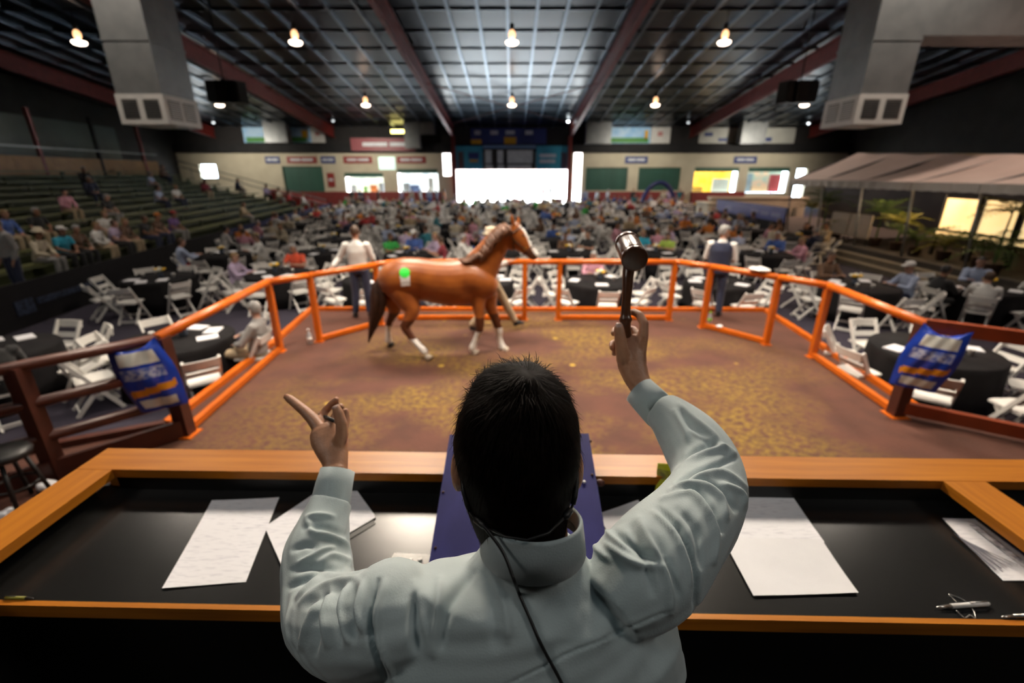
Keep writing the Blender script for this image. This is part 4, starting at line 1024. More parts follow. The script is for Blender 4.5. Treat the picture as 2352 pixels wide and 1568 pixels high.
# ------------------------------------------------------------------ laying out the tables
SIDE = ['right', 'far right', 'far', 'far left', 'left', 'near left', 'near', 'near right']
ORD = ['first', 'second', 'third', 'fourth', 'fifth', 'sixth', 'seventh', 'eighth', 'ninth', 'tenth', 'eleventh', 'twelfth']
TOPZ = FZ + 0.752
TABLES = []   # (x, y, phrase, spin, skip sides, {side: (figure, shirt, pants, skin, hair, hat, hat colour)})
def T(u, v, ph, spin=0.0, skip=(), ppl=None):
    p = onz(u, v, TOPZ); TABLES.append([p.x, p.y, ph, spin, set(skip), ppl or {}])
def XY(x, y, ph, spin=0.0, skip=(), ppl=None): TABLES.append([x, y, ph, spin, set(skip), ppl or {}])
XY(-5.05, 6.45, 'the table beside the left ring fence', 0.1, (2, 6), {0: ('lean', 'grey', 'tan', 2, 1, None, '')})
XY(-7.35, 5.95, 'the table at the far left edge', 0.2, (4, 3), {7: ('sit', 'black', 'black', 1, 2, None, '')})
XY(5.98, 6.0, 'the table beside the right ring fence', 0.35, ())
R1 = [(-8.45, 10.75, 0.25, {}), (-5.85, 11.3, 0.0, {4: ('sit', 'lavender', 'grey', 2, 3, None, ''), 2: ('sit_short', 'orange-red', 'black', 0, 1, None, '')}), (-3.25, 10.7, 0.15, {}),
      (-0.72, 10.45, 0.1, {}), (2.0, 10.4, 0.0, {2: ('sit', 'pink', 'grey', 2, 1, None, '')}), (4.75, 10.3, 0.3, {}),
      (7.75, 9.95, 0.1, {2: ('sit', 'brown', 'navy', 1, 0, None, ''), 0: ('sit', 'pale blue', 'navy', 0, 3, 'cap', 'white')}), (10.2, 9.7, 0.2, {5: ('sit', 'white', 'grey', 0, 0, None, ''), 4: ('sit', 'black', 'black', 1, 2, None, ''), 1: ('sit', 'pale blue', 'navy', 0, 2, None, '')})]
for i, (x, y, sp, pp) in enumerate(R1): XY(x, y, '%s table from left, first row' % ORD[i], sp, (), pp)
R2 = [(-8.9, 14.1, 0.1, {5: ('sit', 'pale blue', 'red', 0, 0, None, ''), 1: ('sit', 'white', 'tan', 2, 0, None, '')}), (-6.1, 14.6, 0.2, {}), (-3.2, 14.1, 0.0, {3: ('sit_short', 'green', 'navy', 1, 0, None, ''), 2: ('sit', 'blue', 'tan', 0, 1, 'cap', 'white'), 1: ('sit', 'lavender', 'grey', 2, 3, None, ''), 0: ('sit_short', 'dark red', 'black', 0, 0, None, '')}),
      (-0.5, 14.4, 0.3, {4: ('sit', 'white', 'navy', 0, 1, None, ''), 2: ('sit', 'tan', 'brown', 0, 3, None, '')}), (1.85, 14.6, 0.1, {2: ('sit', 'brown', 'black', 1, 2, None, ''), 1: ('sit_short', 'black', 'navy', 0, 0, None, '')}),
      (4.5, 14.6, 0.2, {2: ('sit_short', 'turquoise', 'white', 2, 3, None, ''), 1: ('sit_short', 'lime', 'tan', 2, 0, None, '')}), (7.9, 14.2, 0.1, {1: ('sit', 'blue', 'navy', 0, 1, None, ''), 0: ('sit', 'pink', 'grey', 2, 3, None, '')})]
for i, (x, y, sp, pp) in enumerate(R2): XY(x, y, '%s table from left, second row' % ORD[i], sp, (), pp)
SHIRTS = ['white', 'white', 'pale blue', 'lavender', 'cream', 'blue', 'black', 'navy', 'tan', 'red', 'orange', 'grey', 'pale blue', 'white', 'teal', 'brown', 'pink', 'green']
y = 17.4; r = 3
while y < 42.0:
    xl = F0.x + (y - F0.y) * (F1.x - F0.x) / (F1.y - F0.y) + 1.7; xr = 10.8 if y < 34 else 14.0
    n = int((xr - xl) / 2.62) + 1; st = (xr - xl) / (n - 1)
    for i in range(n):
        pp = {}
        for k in range(8):
            if random.random() < (0.30 if y < 24 else 0.26):
                pp[k] = (random.choice(('sit', 'sit_short', 'lap')), random.choice(SHIRTS), random.choice(PANTS), random.randrange(3), random.randrange(4), None, '')
        XY(xl + st * i + random.uniform(-.18, .18), y + random.uniform(-.25, .25), '%s table from left, %s row' % (ORD[i], ORD[r - 1]), random.uniform(0, 0.6), (), pp)
    y += 3.05; r += 1
slots = []
far_people = 0
for ti, (x, y, ph, spin, skip, ppl) in enumerate(TABLES):
    o = put('round_table', table_me, None, None, (x, y, FZ)); o.rotation_euler = (0, 0, spin)
    tag(o, ('round table under a black cloth: ' + ph).replace(': the table', ''), 'table', 'round tables with black cloths')
    bouquet((x + random.uniform(-.1, .1), y + random.uniform(-.1, .1), TOPZ), 'yellow flowers on ' + ph.replace('the table', 'table'), y < 16)
    for k in range(8):
        if k in skip: continue
        a = k * math.pi / 4 + spin * 0.35 + random.uniform(-.06, .06)
        d = random.uniform(1.02, 1.16) if k not in ppl else 1.06
        cx, cy = x + d * math.cos(a), y + d * math.sin(a)
        rz = math.atan2(math.cos(a), -math.sin(a)) + (random.uniform(-.18, .18) if k not in ppl else 0)
        slots.append((cy, cx, rz, k, ph, ppl.get(k)))
slots.sort(key=lambda s: (s[0] ** 2 + s[1] ** 2))
stuff = MB()
for i, (cy, cx, rz, k, ph, pp) in enumerate(slots):
    if i < 300:
        place_chair((cx, cy, FZ), rz, 'white folding chair, %s side of %s' % (SIDE[k], ph.replace('the table', 'table')), cy < 15.8)
    else:
        m = Matrix.Translation((cx, cy, FZ)) @ Matrix.Rotation(rz, 4, 'Z')
        stuff.add([m @ Vector(v) for v in allb.v], allb.f)
    if pp:
        fig, shirt, pants, skin, hair, hat, hc = pp
        dx, dy = -math.sin(rz), math.cos(rz)
        person(fig, (cx + dx * 0.02, cy + dy * 0.02, FZ), rz, shirt, pants, 'person in %s seated %s at %s' % (shirt, SIDE[k], ph.replace('the table', 'table')), skin, hair, hat, hc or 'white', 'people seated at the round tables', cy < 16.5, random.uniform(0.95, 1.05))
tag(stuff.build('folding_chair_mass', m_chair), 'far rows of white folding chairs near the doorway', 'chair', kind='stuff')
# catalogues and cups on the nearer tables
for (x, y, ph, spin, skip, ppl) in TABLES:
    if y > 15.5: continue
    ks = random.sample(range(8), 5 if y < 12 else 4)
    for q, k in enumerate(ks):
        book = q < len(ks) - 2; a = k * math.pi / 4; d = random.uniform(0.46, 0.56) if book else 0.36
        pos = (x + d * math.cos(a), y + d * math.sin(a), TOPZ); tph = ph.replace('the table', 'table')
        if book:
            o = put('sale_catalogue', book_me, None, None, pos); o.rotation_euler = (0, 0, random.uniform(0, 3))
            tag(o, 'white sale catalogue on the %s part of %s' % (SIDE[k], tph), 'catalogue', 'catalogues on the tables')
        else:
            o = put('paper_cup', cup_me, None, None, pos); tag(o, 'white cup on the %s part of %s' % (SIDE[k], tph), 'cup', 'cups on the tables')

# ------------------------------------------------------------------ people standing and on the bleachers
person('rail', (-2.92, 8.62, 0), R(6), 'white', 'navy', 'man in white shirt and jeans standing with a hand on the rail, back turned', 0, 0)
pv = person('vest', (3.98, 8.72, 0), R(-28), 'white', 'navy', 'man in navy vest over white sleeves standing right of the ring', 0, 1)
def vest():
    J = STAND; b = MB(); up = 0.5
    b.tube([(0, 0, 0.86), (0, 0, 0.97), (0, 0, 1.10), (0, 0, 1.29), (0, 0, 1.40), (0, -0.005, 1.455)], [(0.210, 0.160), (0.210, 0.160), (0.200, 0.152), (0.222, 0.160), (0.232, 0.125), (0.13, 0.095)], 18, side=(1, 0, 0))
    return fuse('vest', b, 0.012, 4)
o = put('vest', vest(), MATS['cloth_navy'], pv)
hnd = person('walk', (-0.38, 7.78, 0), R(-90), 'white', 'tan', 'horse handler in khaki trousers and pale hat behind the horse', 0, 1, 'brim', 'cream')
person('stand', tuple(ony(42, 640, 9.9).xy) + (0.02,), R(160), 'grey', 'navy', 'man in grey shirt standing behind the black skirting at far left', 0, 0)
def pxv(p):
    p = Vector(p) - Vector((0, 0, CAMZ)); f = p.y * _c - p.z * _s; u = p.y * _s + p.z * _c
    return 1176 + p.x / f * FPX, 784 - u / f * FPX
BP = [(155, 590, 'turquoise', 'cap', 'white'), (245, 520, 'white', None, ''), (265, 545, 'lavender', None, ''), (225, 550, 'white', None, ''), (290, 560, 'brown', None, ''), (360, 515, 'brown', 'cap', 'orange'), (395, 510, 'purple', 'cap', 'red'), (145, 465, 'pink', None, ''), (365, 455, 'pale blue', None, ''), (405, 450, 'white', None, ''),
      (470, 428, 'dark red', None, ''), (545, 425, 'navy', None, ''), (610, 440, 'lavender', None, ''), (640, 430, 'cream', None, ''), (663, 460, 'red', None, ''), (560, 495, 'tan', None, ''), (345, 415, 'pale blue', None, ''), (375, 400, 'brown', None, ''), (195, 415, 'black', None, ''), (205, 440, 'navy', None, ''),
      (12, 530, 'blue', None, ''), (90, 515, 'black', None, ''), (190, 585, 'brown', None, ''), (330, 545, 'black', None, ''), (100, 590, 'cream', 'brim', 'cream'), (250, 480, 'black', None, ''), (745, 440, 'white', None, '')]
used = set()
for (u, v, col, hat, hc) in BP:
    best = None
    for k in range(NR):
        off, z = row(k)
        for a in np.linspace(0.8, blen - 0.8, 120):
            uu, vv_ = pxv(bl(off + 0.57, a, z + 0.41 + 0.30))
            e = (uu - u) ** 2 + (vv_ - v) ** 2
            if best is None or e < best[0]: best = (e, k, a)
    e, k, a = best
    while (k, round(a / 0.7)) in used: a -= 0.75
    used.add((k, round(a / 0.7)))
    off, z = row(k); p = bl(off + 0.57, a, z - 0.06)
    rz = math.atan2(BN.x, -BN.y) + random.uniform(-.5, .2)
    near = a < 16
    nm = '%s row of the bleachers' % ORD[k]
    person(random.choice(('lap', 'lap_short')), p, rz, col, random.choice(PANTS), 'person in %s%s on the %s, %s' % (col, (' with %s %s' % (hc, 'hat' if hat == 'brim' else 'cap')) if hat else '', nm, ('near end' if a < 12 else 'middle' if a < 22 else 'far end')), random.randrange(3), random.randrange(4), hat, hc or 'white', 'people on the bleachers', near or bool(hat))
BACK = [(807, 'black', 'white'), (827, 'navy', 'black'), (868, 'black', 'black'), (922, 'lavender', 'navy'), (965, 'white', 'grey'), (985, 'pale blue', 'blue'), (1003, 'pale blue', 'navy'), (1020, 'orange', 'red'),
        (1345, 'pale blue', 'blue'), (1372, 'white', 'black'), (1397, 'white', 'blue'), (1455, 'black', 'navy'), (1525, 'cream', 'tan'), (1535, 'lavender', 'blue'), (1562, 'teal', 'grey'), (945, 'cream', 'black')]
for i, (u, s1, s2) in enumerate(BACK):
    yy = 43.8 + (i % 3) * 0.7; p = ony(u, 440, yy)
    wh = 'left of the doorway' if u < 1176 else 'right of the doorway'
    nb = 'before the stalls' if u < 1176 else ('before the green shutters' if u < 1480 else 'under the blue arch')
    person('stand' if i % 2 else 'stand_short', (p.x, yy, FZ), random.uniform(0, 6.2), s1, s2, '%s standing person in %s top and %s trousers %s' % (ORD[i if u < 1176 and i < 8 else (8 if i == 15 else i - 8)], s1, s2, nb), random.randrange(3), random.randrange(4), None, '', 'people standing at the back', False)
for (u, s1, s2, lb, yy) in ((1228, 'grey', 'grey', 'person in grey walking outside the bright doorway', 57), (1248, 'red', 'red', 'person in red standing outside the bright doorway', 55), (1264, 'black', 'black', 'person in black standing outside the bright doorway', 55)):
    p = ony(u, 440, yy); person('stand', (p.x, yy, FZ), 0.3, s1, s2, lb, 0, 0, None, '', None, False, 1.1)
tag(MB().b3((-0.4, -0.3, 0), (0.4, 0.3, 0.75)).b3((-0.45, -0.35, 0.75), (0.45, 0.35, 0.82)).build('red_bin', m_sred, None, False, (4.6, 47.0, FZ)), 'dark red bin at the right side of the doorway', 'bin')
# ------------------------------------------------------------------ the rostrum desk and what lies on it
m_oak = wood('oak_x', (0.60, 0.215, 0.018), (0.43, 0.135, 0.010), axis=0, rough=0.40)
m_oaky = wood('oak_y', (0.60, 0.215, 0.018), (0.43, 0.135, 0.010), axis=1, rough=0.40)
m_top = M('black_desktop', (0.010, 0.010, 0.010), (0.016, 0.016, 0.016), scale=2.2, rough=0.24, spec=0.45, bump=0.05, bscale=5)
m_navy = M('blue_board', (0.032, 0.032, 0.170), (0.022, 0.022, 0.125), scale=14, rough=0.6, spec=0.25, bump=0.1, stretch=(1, 0.4, 1))
PZ = 0.72                                                    # rostrum floor
DZ, RZ = 1.67, 1.75                                          # desk top, rim top
struct(MB().b3((-3.4, -2.5, 0), (3.6, 1.2, PZ)).build('floor', M('rostrum_floor', (0.012, 0.010, 0.009), rough=0.9)), 'dark platform behind the rostrum desk')
desk = thing('rostrum_desk', 'black-topped auction desk with raised orange oak rim', 'desk', (0, 1.1, 0), R(-1.25))
y0, y1, yi = 0.80 - 1.1, 1.335 - 1.1, 1.215 - 1.1
MB().b3((-1.42, y0, DZ - 0.03), (2.6, yi + 0.02, DZ)).build('desktop', m_top, desk)
MB().b3((-1.42, yi, RZ - 0.03), (2.6, y1, RZ)).build('rim_board', m_oak, desk)
MB().b3((-1.42, y0 - 0.25, RZ - 0.03), (-1.30, yi - 0.002, RZ)).build('rim_board', m_oaky, desk)
MB().b3((1.345, y0 - 0.25, RZ - 0.03), (1.475, yi - 0.002, RZ)).build('divider_board', m_oaky, desk)
MB().b3((-1.30, yi + 0.005, DZ), (2.6, yi + 0.025, RZ - 0.03)).build('rim_riser', m_black, desk)
MB().b3((-1.40, y0 - 0.25, DZ - 0.03), (-1.38, yi, RZ - 0.03)).build('rim_riser', m_black, desk)
MB().b3((1.40, y0, DZ), (1.42, yi, RZ - 0.03)).build('rim_riser', m_black, desk)
MB().b3((-1.42, y0 - 0.014, DZ - 0.035), (2.6, y0, DZ + 0.002)).build('edge_strip', m_oak, desk)
MB().b3((-1.40, y1 - 0.05, 0), (2.6, y1 - 0.02, RZ - 0.03)).build('front_panel', m_oak, desk)
MB().b3((-1.40, y0 + 0.10, PZ), (2.6, y0 + 0.12, DZ - 0.03)).build('kick_panel', m_black, desk)
MB().b3((-1.415, y0 - 0.25, PZ), (-1.40, y1 - 0.05, DZ - 0.03)).build('side_panel', m_black, desk)
# blue lectern board
lec = thing('lectern', 'worn blue painted lectern board standing in front of the auctioneer', 'lectern')
zb, zt = 1.715, 1.835
A, B_, D_, C_ = onz(985, 1292, zb), onz(1402, 1292, zb), onz(1033, 998, zt), onz(1352, 995, zt)
th = Vector((0, -0.006, 0.018))
MB().add([A - th, B_ - th, C_ - th, D_ - th, A, B_, C_, D_], [(0, 3, 2, 1), (4, 5, 6, 7), (0, 1, 5, 4), (1, 2, 6, 5), (2, 3, 7, 6), (3, 0, 4, 7)]).build('board', m_navy, lec)
ins = 0.02
for s, (p, q) in ((1, (A, D_)), (-1, (B_, C_))):
    x = Vector((s * ins, 0, 0)); a, b = p - th + x, q - th + x
    yb = min(b.y, 1.19); tt = (yb - a.y) / (b.y - a.y); b = a.lerp(b, tt)
    MB().add([(a.x, a.y, DZ + .001), (b.x, b.y, DZ + .001), b, a] + [(v[0] + s * .018, v[1], v[2]) for v in ((a.x, a.y, DZ + .001), (b.x, b.y, DZ + .001), b, a)], [(0, 1, 2, 3), (7, 6, 5, 4), (0, 4, 5, 1), (1, 5, 6, 2), (2, 6, 7, 3), (3, 7, 4, 0)]).build('side_cheek', m_brown, lec)
MB().add([(A.x + ins, A.y + .004, DZ + .001), (B_.x - ins, B_.y + .004, DZ + .001), (B_.x - ins, B_.y + .004, zb - .02), (A.x + ins, A.y + .004, zb - .02), (A.x + ins, A.y + .02, DZ + .001), (B_.x - ins, B_.y + .02, DZ + .001), (B_.x - ins, B_.y + .02, zb - .02), (A.x + ins, A.y + .02, zb - .02)],
         [(0, 1, 2, 3), (7, 6, 5, 4), (0, 4, 5, 1), (1, 5, 6, 2), (2, 6, 7, 3), (3, 7, 4, 0)]).build('front_rail', m_brown, lec)
kp = B_.lerp(C_, 0.58) + Vector((0.012, 0, -0.012))
MB().ball(kp, (0.014, 0.012, 0.012), 12, 8).build('knob', m_brown, lec, True)
def on_board(u, v):
    n = (B_ - A).cross(D_ - A).normalized(); d = ray(u, v); o = Vector((0, 0, CAMZ)); return o + d * ((A - o).dot(n) / d.dot(n)), n
for (u, v) in ((1357, 1013), (1018, 1130), (1000, 1258), (1062, 1284), (1360, 1090)):
    p, n = on_board(u, v); MB().ball(p, 0.0042, 8, 5).build('screw', m_brown, lec, True)
p, n = on_board(1341, 1107)
tag(MB().ball((0, 0, 0), (0.006, 0.006, 0.003), 10, 6).build('mint_tablet', m_white, None, True, p + n * 0.003), 'tiny white tablet on the blue lectern board', 'tablet')

m_print = M('printed_paper', (0.88, 0.88, 0.92), (0.66, 0.66, 0.72), scale=5, rough=0.65, stretch=(6, 40, 1), detail=6, lo=0.52, hi=0.74)
def sheet(corners, z, label, mat=m_print, name='paper_sheet', cat='paper', curl=0.003, n=8, parent=None):
    P = [onz(u, v, z) for u, v in corners]; b = MB(); vs = []
    for lay in (0.0, -0.0006):
        for j in range(n + 1):
            for i in range(n + 1):
                s, t = i / n, j / n
                q = P[0].lerp(P[1], s).lerp(P[3].lerp(P[2], s), t)
                vs.append(q + Vector((0, 0, lay + 0.0014 + curl * (0.5 + 0.5 * math.sin(3 * s + 4 * t + corners[0][0])) * (abs(s - .5) + abs(t - .5)))))
    k = (n + 1) ** 2; fs = []
    for j in range(n):
        for i in range(n):
            a = j * (n + 1) + i; fs.append((a, a + 1, a + n + 2, a + n + 1)); fs.append((a + k + n + 1, a + k + n + 2, a + k + 1, a + k))
    o = b.add(vs, fs).build(name, mat, parent, True)
    return tag(o, label, cat) if label else o
sheet([(487, 1150), (642, 1143), (565, 1337), (373, 1353)], DZ, 'long white sheet lying alone on the left of the black desk')
sheet([(625, 1230), (800, 1110), (863, 1203), (668, 1320)], DZ, 'black folder under the sheet beneath the left sleeve', m_black, 'folder', 'folder', 0.001)
sheet([(608, 1210), (792, 1088), (864, 1188), (652, 1312)], DZ + 0.003, 'white sheet under the pointing arm, on a black folder')
sheet([(1640, 1122), (1806, 1120), (1893, 1247), (1655, 1252)], DZ, 'white printed sheet on the right, lower one of two')
sheet([(1658, 1235), (1886, 1240), (1971, 1362), (1730, 1369)], DZ + 0.003, 'blank white sheet on the right overlapping a printed one', m_paper)
p4 = sheet([(2163, 1192), (2262, 1192), (2440, 1335), (2303, 1334)], DZ, 'printed form near the right divider board')
m_ink = M('ink_grey', (0.20, 0.20, 0.24), rough=0.7); m_pur = M('ink_purple', (0.22, 0.19, 0.34), rough=0.7)
sheet([(2225, 1206), (2246, 1206), (2390, 1320), (2352, 1305)], DZ + 0.0042, None, M('ink_block', (0.15, 0.15, 0.18), (0.65, 0.65, 0.7), scale=60, rough=0.7, detail=1), 'print', parent=p4, n=3)
sheet([(2246, 1193), (2262, 1193), (2440, 1335), (2408, 1322)], DZ + 0.0042, None, m_pur, 'print', parent=p4, n=3)
for k in range(5):
    sheet([(2188 + k * 7, 1225 + k * 5), (2192 + k * 7, 1225 + k * 5), (2290 + k * 12, 1310 - k * 3), (2285 + k * 12, 1310 - k * 3)], DZ + 0.0042, None, m_ink, 'print', parent=p4, n=2)
sheet([(1375, 1180), (1465, 1150), (1500, 1190), (1400, 1235)], DZ, 'corner of a white sheet showing beside the right shoulder', m_paper)
# small plastic bag with tablets
bag = thing('plastic_bag', 'flat clear plastic bag with small white tablets on the desk', 'bag', onz(935, 1300, DZ))
o = onz(935, 1300, DZ)
P = [onz(u, v, DZ) - o for u, v in ((905, 1272), (990, 1276), (978, 1327), (882, 1322))]
MB().add([p + Vector((0, 0, .001)) for p in P] + [p + Vector((0, 0, .005)) for p in P], [(0, 3, 2, 1), (4, 5, 6, 7), (0, 1, 5, 4), (1, 2, 6, 5), (2, 3, 7, 6), (3, 0, 4, 7)]).build('bag_film', M('bag_film', (0.50, 0.48, 0.45), (0.42, 0.41, 0.38), scale=30, rough=0.2), bag)
for (u, v) in ((926, 1295), (944, 1290), (940, 1299), (965, 1288)):
    q = onz(u, v, DZ + 0.005) - o; MB().box(q + Vector((0, 0, 0.004)), (0.011, 0.008, 0.008), rz=u).build('tablet', m_white, bag)
# yellow packet behind the sleeve
yp = thing('snack_packet', 'upright yellow packet half hidden behind the right sleeve', 'packet', onz(1535, 1150, DZ), R(-12))
b = MB(); n = 8; vs = []
for j in range(n + 1):
    for i in range(n + 1):
        s, t = i / n - .5, j / n
        vs.append((s * 0.085, -0.016 * math.cos(s * 2.6) * math.sin(math.pi * (0.1 + .8 * t)) + 0.03 * t, t * 0.115))
for j in range(n + 1):
    for i in range(n + 1):
        s, t = i / n - .5, j / n
        vs.append((s * 0.085, 0.016 * math.cos(s * 2.6) * math.sin(math.pi * (0.1 + .8 * t)) + 0.03 * t, t * 0.115))
k = (n + 1) ** 2; fs = []; mi = []
for j in range(n):
    for i in range(n):
        a = j * (n + 1) + i; fs += [(a, a + 1, a + n + 2, a + n + 1), (a + k + n + 1, a + k + n + 2, a + k + 1, a + k)]; mi += [1 if j in (5, 6) else 0] * 2
b.add(vs, fs); b.mi = mi
b.build('packet_body', [M('packet_yellow', (0.72, 0.72, 0.02), (0.60, 0.62, 0.02), scale=25, rough=0.3), M('packet_print', (0.20, 0.17, 0.03), (0.50, 0.48, 0.04), scale=60, rough=0.35)], yp, True)
# pens
def pen(a, b, label, barrel, tip=m_duct, r=0.0045):
    a, b = onz(*a, DZ + r), onz(*b, DZ + r); d = b - a; t = thing('ballpoint_pen', label, 'pen', a); z = Vector((0, 0, 0))
    MB().tube([d * 0.28, d * 0.96, d], [r, r, r * .6], 10).build('barrel', barrel, t, True)
    MB().tube([z, d * 0.05, d * 0.28], [0.0008, r * .5, r * .95], 10).build('grip', tip, t, True)
    MB().tube([d * 0.62 + Vector((0, 0, r * 1.4)), d * 0.95 + Vector((0, 0, r * 1.4))], r * .3, 6).build('clip', tip, t, True)
m_silver = M('silver', (0.60, 0.60, 0.58), (0.45, 0.45, 0.43), scale=20, rough=0.25, metal=0.9)
pen((2150, 1394), (2272, 1386), 'silver and white pen with a looped cord at the right of the desk', m_white, m_silver, 0.0055)
pen((2300, 1416), (2400, 1412), 'silver pen at the very right edge of the desk', m_silver, m_silver)
pen((78, 1374), (12, 1372), 'short yellow-green pencil at the left edge of the desk', M('pencil', (0.30, 0.28, 0.03), rough=0.4), m_black, 0.004)
loop = [onz(u, v, DZ + 0.003) for u, v in ((2195, 1400), (2215, 1418), (2228, 1412), (2240, 1419), (2235, 1400), (2215, 1378), (2180, 1364), (2190, 1375), (2205, 1392))]  # the pen's tangled mirror image on the desk, modelled as a thin tube
tag(MB().tube(cr_path(loop, 4), 0.0012, 6).build('pen_reflection', m_silver, None, True), 'thin looped cord tangled around the silver pen', 'reflection')
# dark stool at the left edge of the ring
sp_ = onz(6, 1040, 0.52); stl = thing('stool', 'dark round stool at the left edge beside the rostrum', 'stool', (sp_.x, sp_.y, 0))
MB().lathe([(0.10, 0.46), (0.17, 0.48), (0.18, 0.51), (0.16, 0.54), (0.05, 0.55)], 20).build('seat', m_black, stl, True)
for k in range(4):
    a = k * math.pi / 2 + 0.6
    MB().tube([(0.11 * math.cos(a), 0.11 * math.sin(a), 0.47), (0.19 * math.cos(a), 0.19 * math.sin(a), 0.0)], 0.016, 8).build('leg', m_black, stl, True)
MB().tube([Vector((0.145 * math.cos(t), 0.145 * math.sin(t), 0.22)) for t in np.linspace(0, 2 * math.pi, 21)], 0.010, 6).build('foot_ring', m_black, stl, True)
# ------------------------------------------------------------------ the auctioneer, seen from behind
def S(rows):
    """stations (u, v, depth, half-width in picture px [, thickness px]) -> points, radii"""
    pts = [dep(r[0], r[1], r[2]) for r in rows]
    rad = [((r[3] * r[2] / FPX, (r[4] if len(r) > 4 else r[3]) * r[2] / FPX)) for r in rows]
    return pts, rad
CAMX = Vector((1, 0, 0))
auc = thing('person', 'auctioneer in white shirt seen from behind, one hand raised with a gavel', 'person', (0.02, 0.44, PZ))
AO = Vector((0.02, 0.44, PZ))
m_skin = M('auctioneer_skin', (0.50, 0.25, 0.145), (0.42, 0.20, 0.11), scale=40, rough=0.45, bump=0.12, bscale=180, sss=0.08)
m_nail = M('nail', (0.62, 0.40, 0.33), rough=0.25)
m_shirt = M('white_shirt', (0.46, 0.545, 0.56), (0.41, 0.495, 0.51), scale=6, rough=0.75, bump=0.08, bscale=420, sheen=0.25)
m_hair = M('black_hair', (0.0035, 0.0024, 0.0020), (0.007, 0.0042, 0.0028), scale=120, rough=0.6, spec=0.03)
hc = dep(1188, 1062, 0.590); look = Vector((-0.02, 1, -0.28)).normalized()
nk = dep(1222, 1236, 0.590)
# body -----------------------------------------------------------------
B = MB()
head_shape(B, hc, look, n=28, ear=0.85)
LSj, RSj = dep(905, 1395, 0.575), dep(1462, 1335, 0.575)
B.tube([Vector((0.02, 0.45, 1.52)), Vector((0.02, 0.46, 1.66)), Vector((0.02, 0.46, 1.80)), Vector((0.02, 0.455, 1.98)), Vector((0.02, 0.45, 2.09)), nk - Vector((0, .01, .03)), nk, nk.lerp(hc, 0.6)],
       [(0.14, 0.10), (0.165, 0.115), (0.15, 0.105), (0.155, 0.098), (0.085, 0.050), (0.046, 0.044), (0.047, 0.046), (0.050, 0.052)], 24, side=CAMX)
Larm = S([(905, 1400, .60, 60), (800, 1440, .68, 52), (740, 1395, .78, 44), (735, 1310, .83, 42), (752, 1190, .91, 33), (770, 1105, .955, 27), (771, 1075, .968, 27)])
Rarm = S([(1470, 1320, .60, 60), (1590, 1195, .70, 50), (1638, 1115, .78, 44), (1605, 1045, .85, 42), (1550, 970, .91, 33), (1497, 918, .955, 27), (1474, 888, .97, 26)])
B.tube(*Larm, 16); B.tube(*Rarm, 16)
# left hand: index finger points up and away, the others hold a pen
B.tube(*S([(771, 1085, .965, 27, 22), (770, 1060, .975, 29, 21), (764, 1034, .99, 36, 21), (757, 1008, 1.01, 42, 21), (752, 988, 1.025, 40, 18), (750, 976, 1.035, 32, 13)]), 18, side=CAMX)
B.tube(*S([(737, 988, 1.03, 17), (719, 963, 1.045, 14.5), (701, 945, 1.06, 12.5), (681, 928, 1.08, 11), (664, 915, 1.095, 9.5), (655, 909, 1.10, 6.5)]), 12)
B.tube(*S([(748, 985, 1.04, 13), (738, 962, 1.065, 10.5), (747, 943, 1.08, 9.5), (764, 926, 1.08, 9), (776, 915, 1.075, 7)]), 12)
B.tube(*S([(768, 982, 1.04, 12), (768, 958, 1.065, 10), (778, 940, 1.075, 9), (786, 930, 1.07, 7)]), 12)
B.tube(*S([(786, 990, 1.025, 11), (795, 966, 1.045, 9), (795, 948, 1.05, 8), (792, 938, 1.048, 6)]), 12)
B.tube(*S([(778, 1022, .99, 16), (786, 996, .985, 15), (784, 970, .985, 13), (777, 948, .987, 12), (770, 931, .99, 9)]), 14)
# right hand closed round the gavel handle
B.tube(*S([(1474, 892, .968, 26, 21), (1462, 868, .978, 30, 21), (1452, 840, .99, 34, 21), (1450, 812, 1.0, 35, 20), (1456, 788, 1.01, 28, 16), (1460, 772, 1.015, 22, 12)]), 18, side=CAMX)
B.tube(*S([(1432, 830, .985, 16), (1428, 802, .978, 15), (1424, 772, .978, 13.5), (1421, 752, .98, 12), (1422, 741, .982, 7.5)]), 14)
B.tube(*S([(1471, 806, 1.0, 14), (1477, 774, 1.0, 12.5), (1479, 742, 1.005, 11.5), (1469, 723, 1.02, 10), (1455, 716, 1.037, 9), (1443, 719, 1.045, 6.5)]), 12)
B.tube(*S([(1466, 792, 1.015, 12), (1464, 768, 1.025, 10.5), (1455, 757, 1.04, 9.5), (1432, 754, 1.052, 9.5), (1412, 758, 1.042, 9), (1408, 768, 1.028, 6.5)]), 12)
B.tube(*S([(1462, 806, 1.02, 12), (1448, 786, 1.048, 10), (1420, 783, 1.052, 9.5), (1406, 790, 1.038, 8.5), (1405, 800, 1.022, 6.5)]), 12)
B.tube(*S([(1455, 822, 1.015, 11), (1435, 810, 1.043, 9), (1416, 806, 1.042, 8.5), (1409, 814, 1.028, 6.5)]), 12)
for s in (-1, 1):
    x = 0.02 + s * 0.10
    B.tube([(x, 0.45, 1.60), (x + s * 0.01, 0.46, 1.40), (x + s * 0.015, 0.46, 1.20), (x + s * 0.02, 0.44, 1.03), (x + s * 0.02, 0.42, PZ + 0.09)], [0.09, 0.075, 0.056, 0.052, 0.036], 14)
    B.tube([(x + s * 0.02, 0.37, PZ + 0.04), (x + s * 0.02, 0.43, PZ + 0.06), (x + s * 0.03, 0.52, PZ + 0.045), (x + s * 0.04, 0.62, PZ + 0.03)], [(0.032, 0.03), (0.036, 0.04), (0.042, 0.028), (0.03, 0.018)], 12, side=CAMX)
body = fuse('body', B, 0.0034, 4)
nails = [dep(766, 930, .98), dep(1421, 743, .972), dep(655, 909, 1.09)]
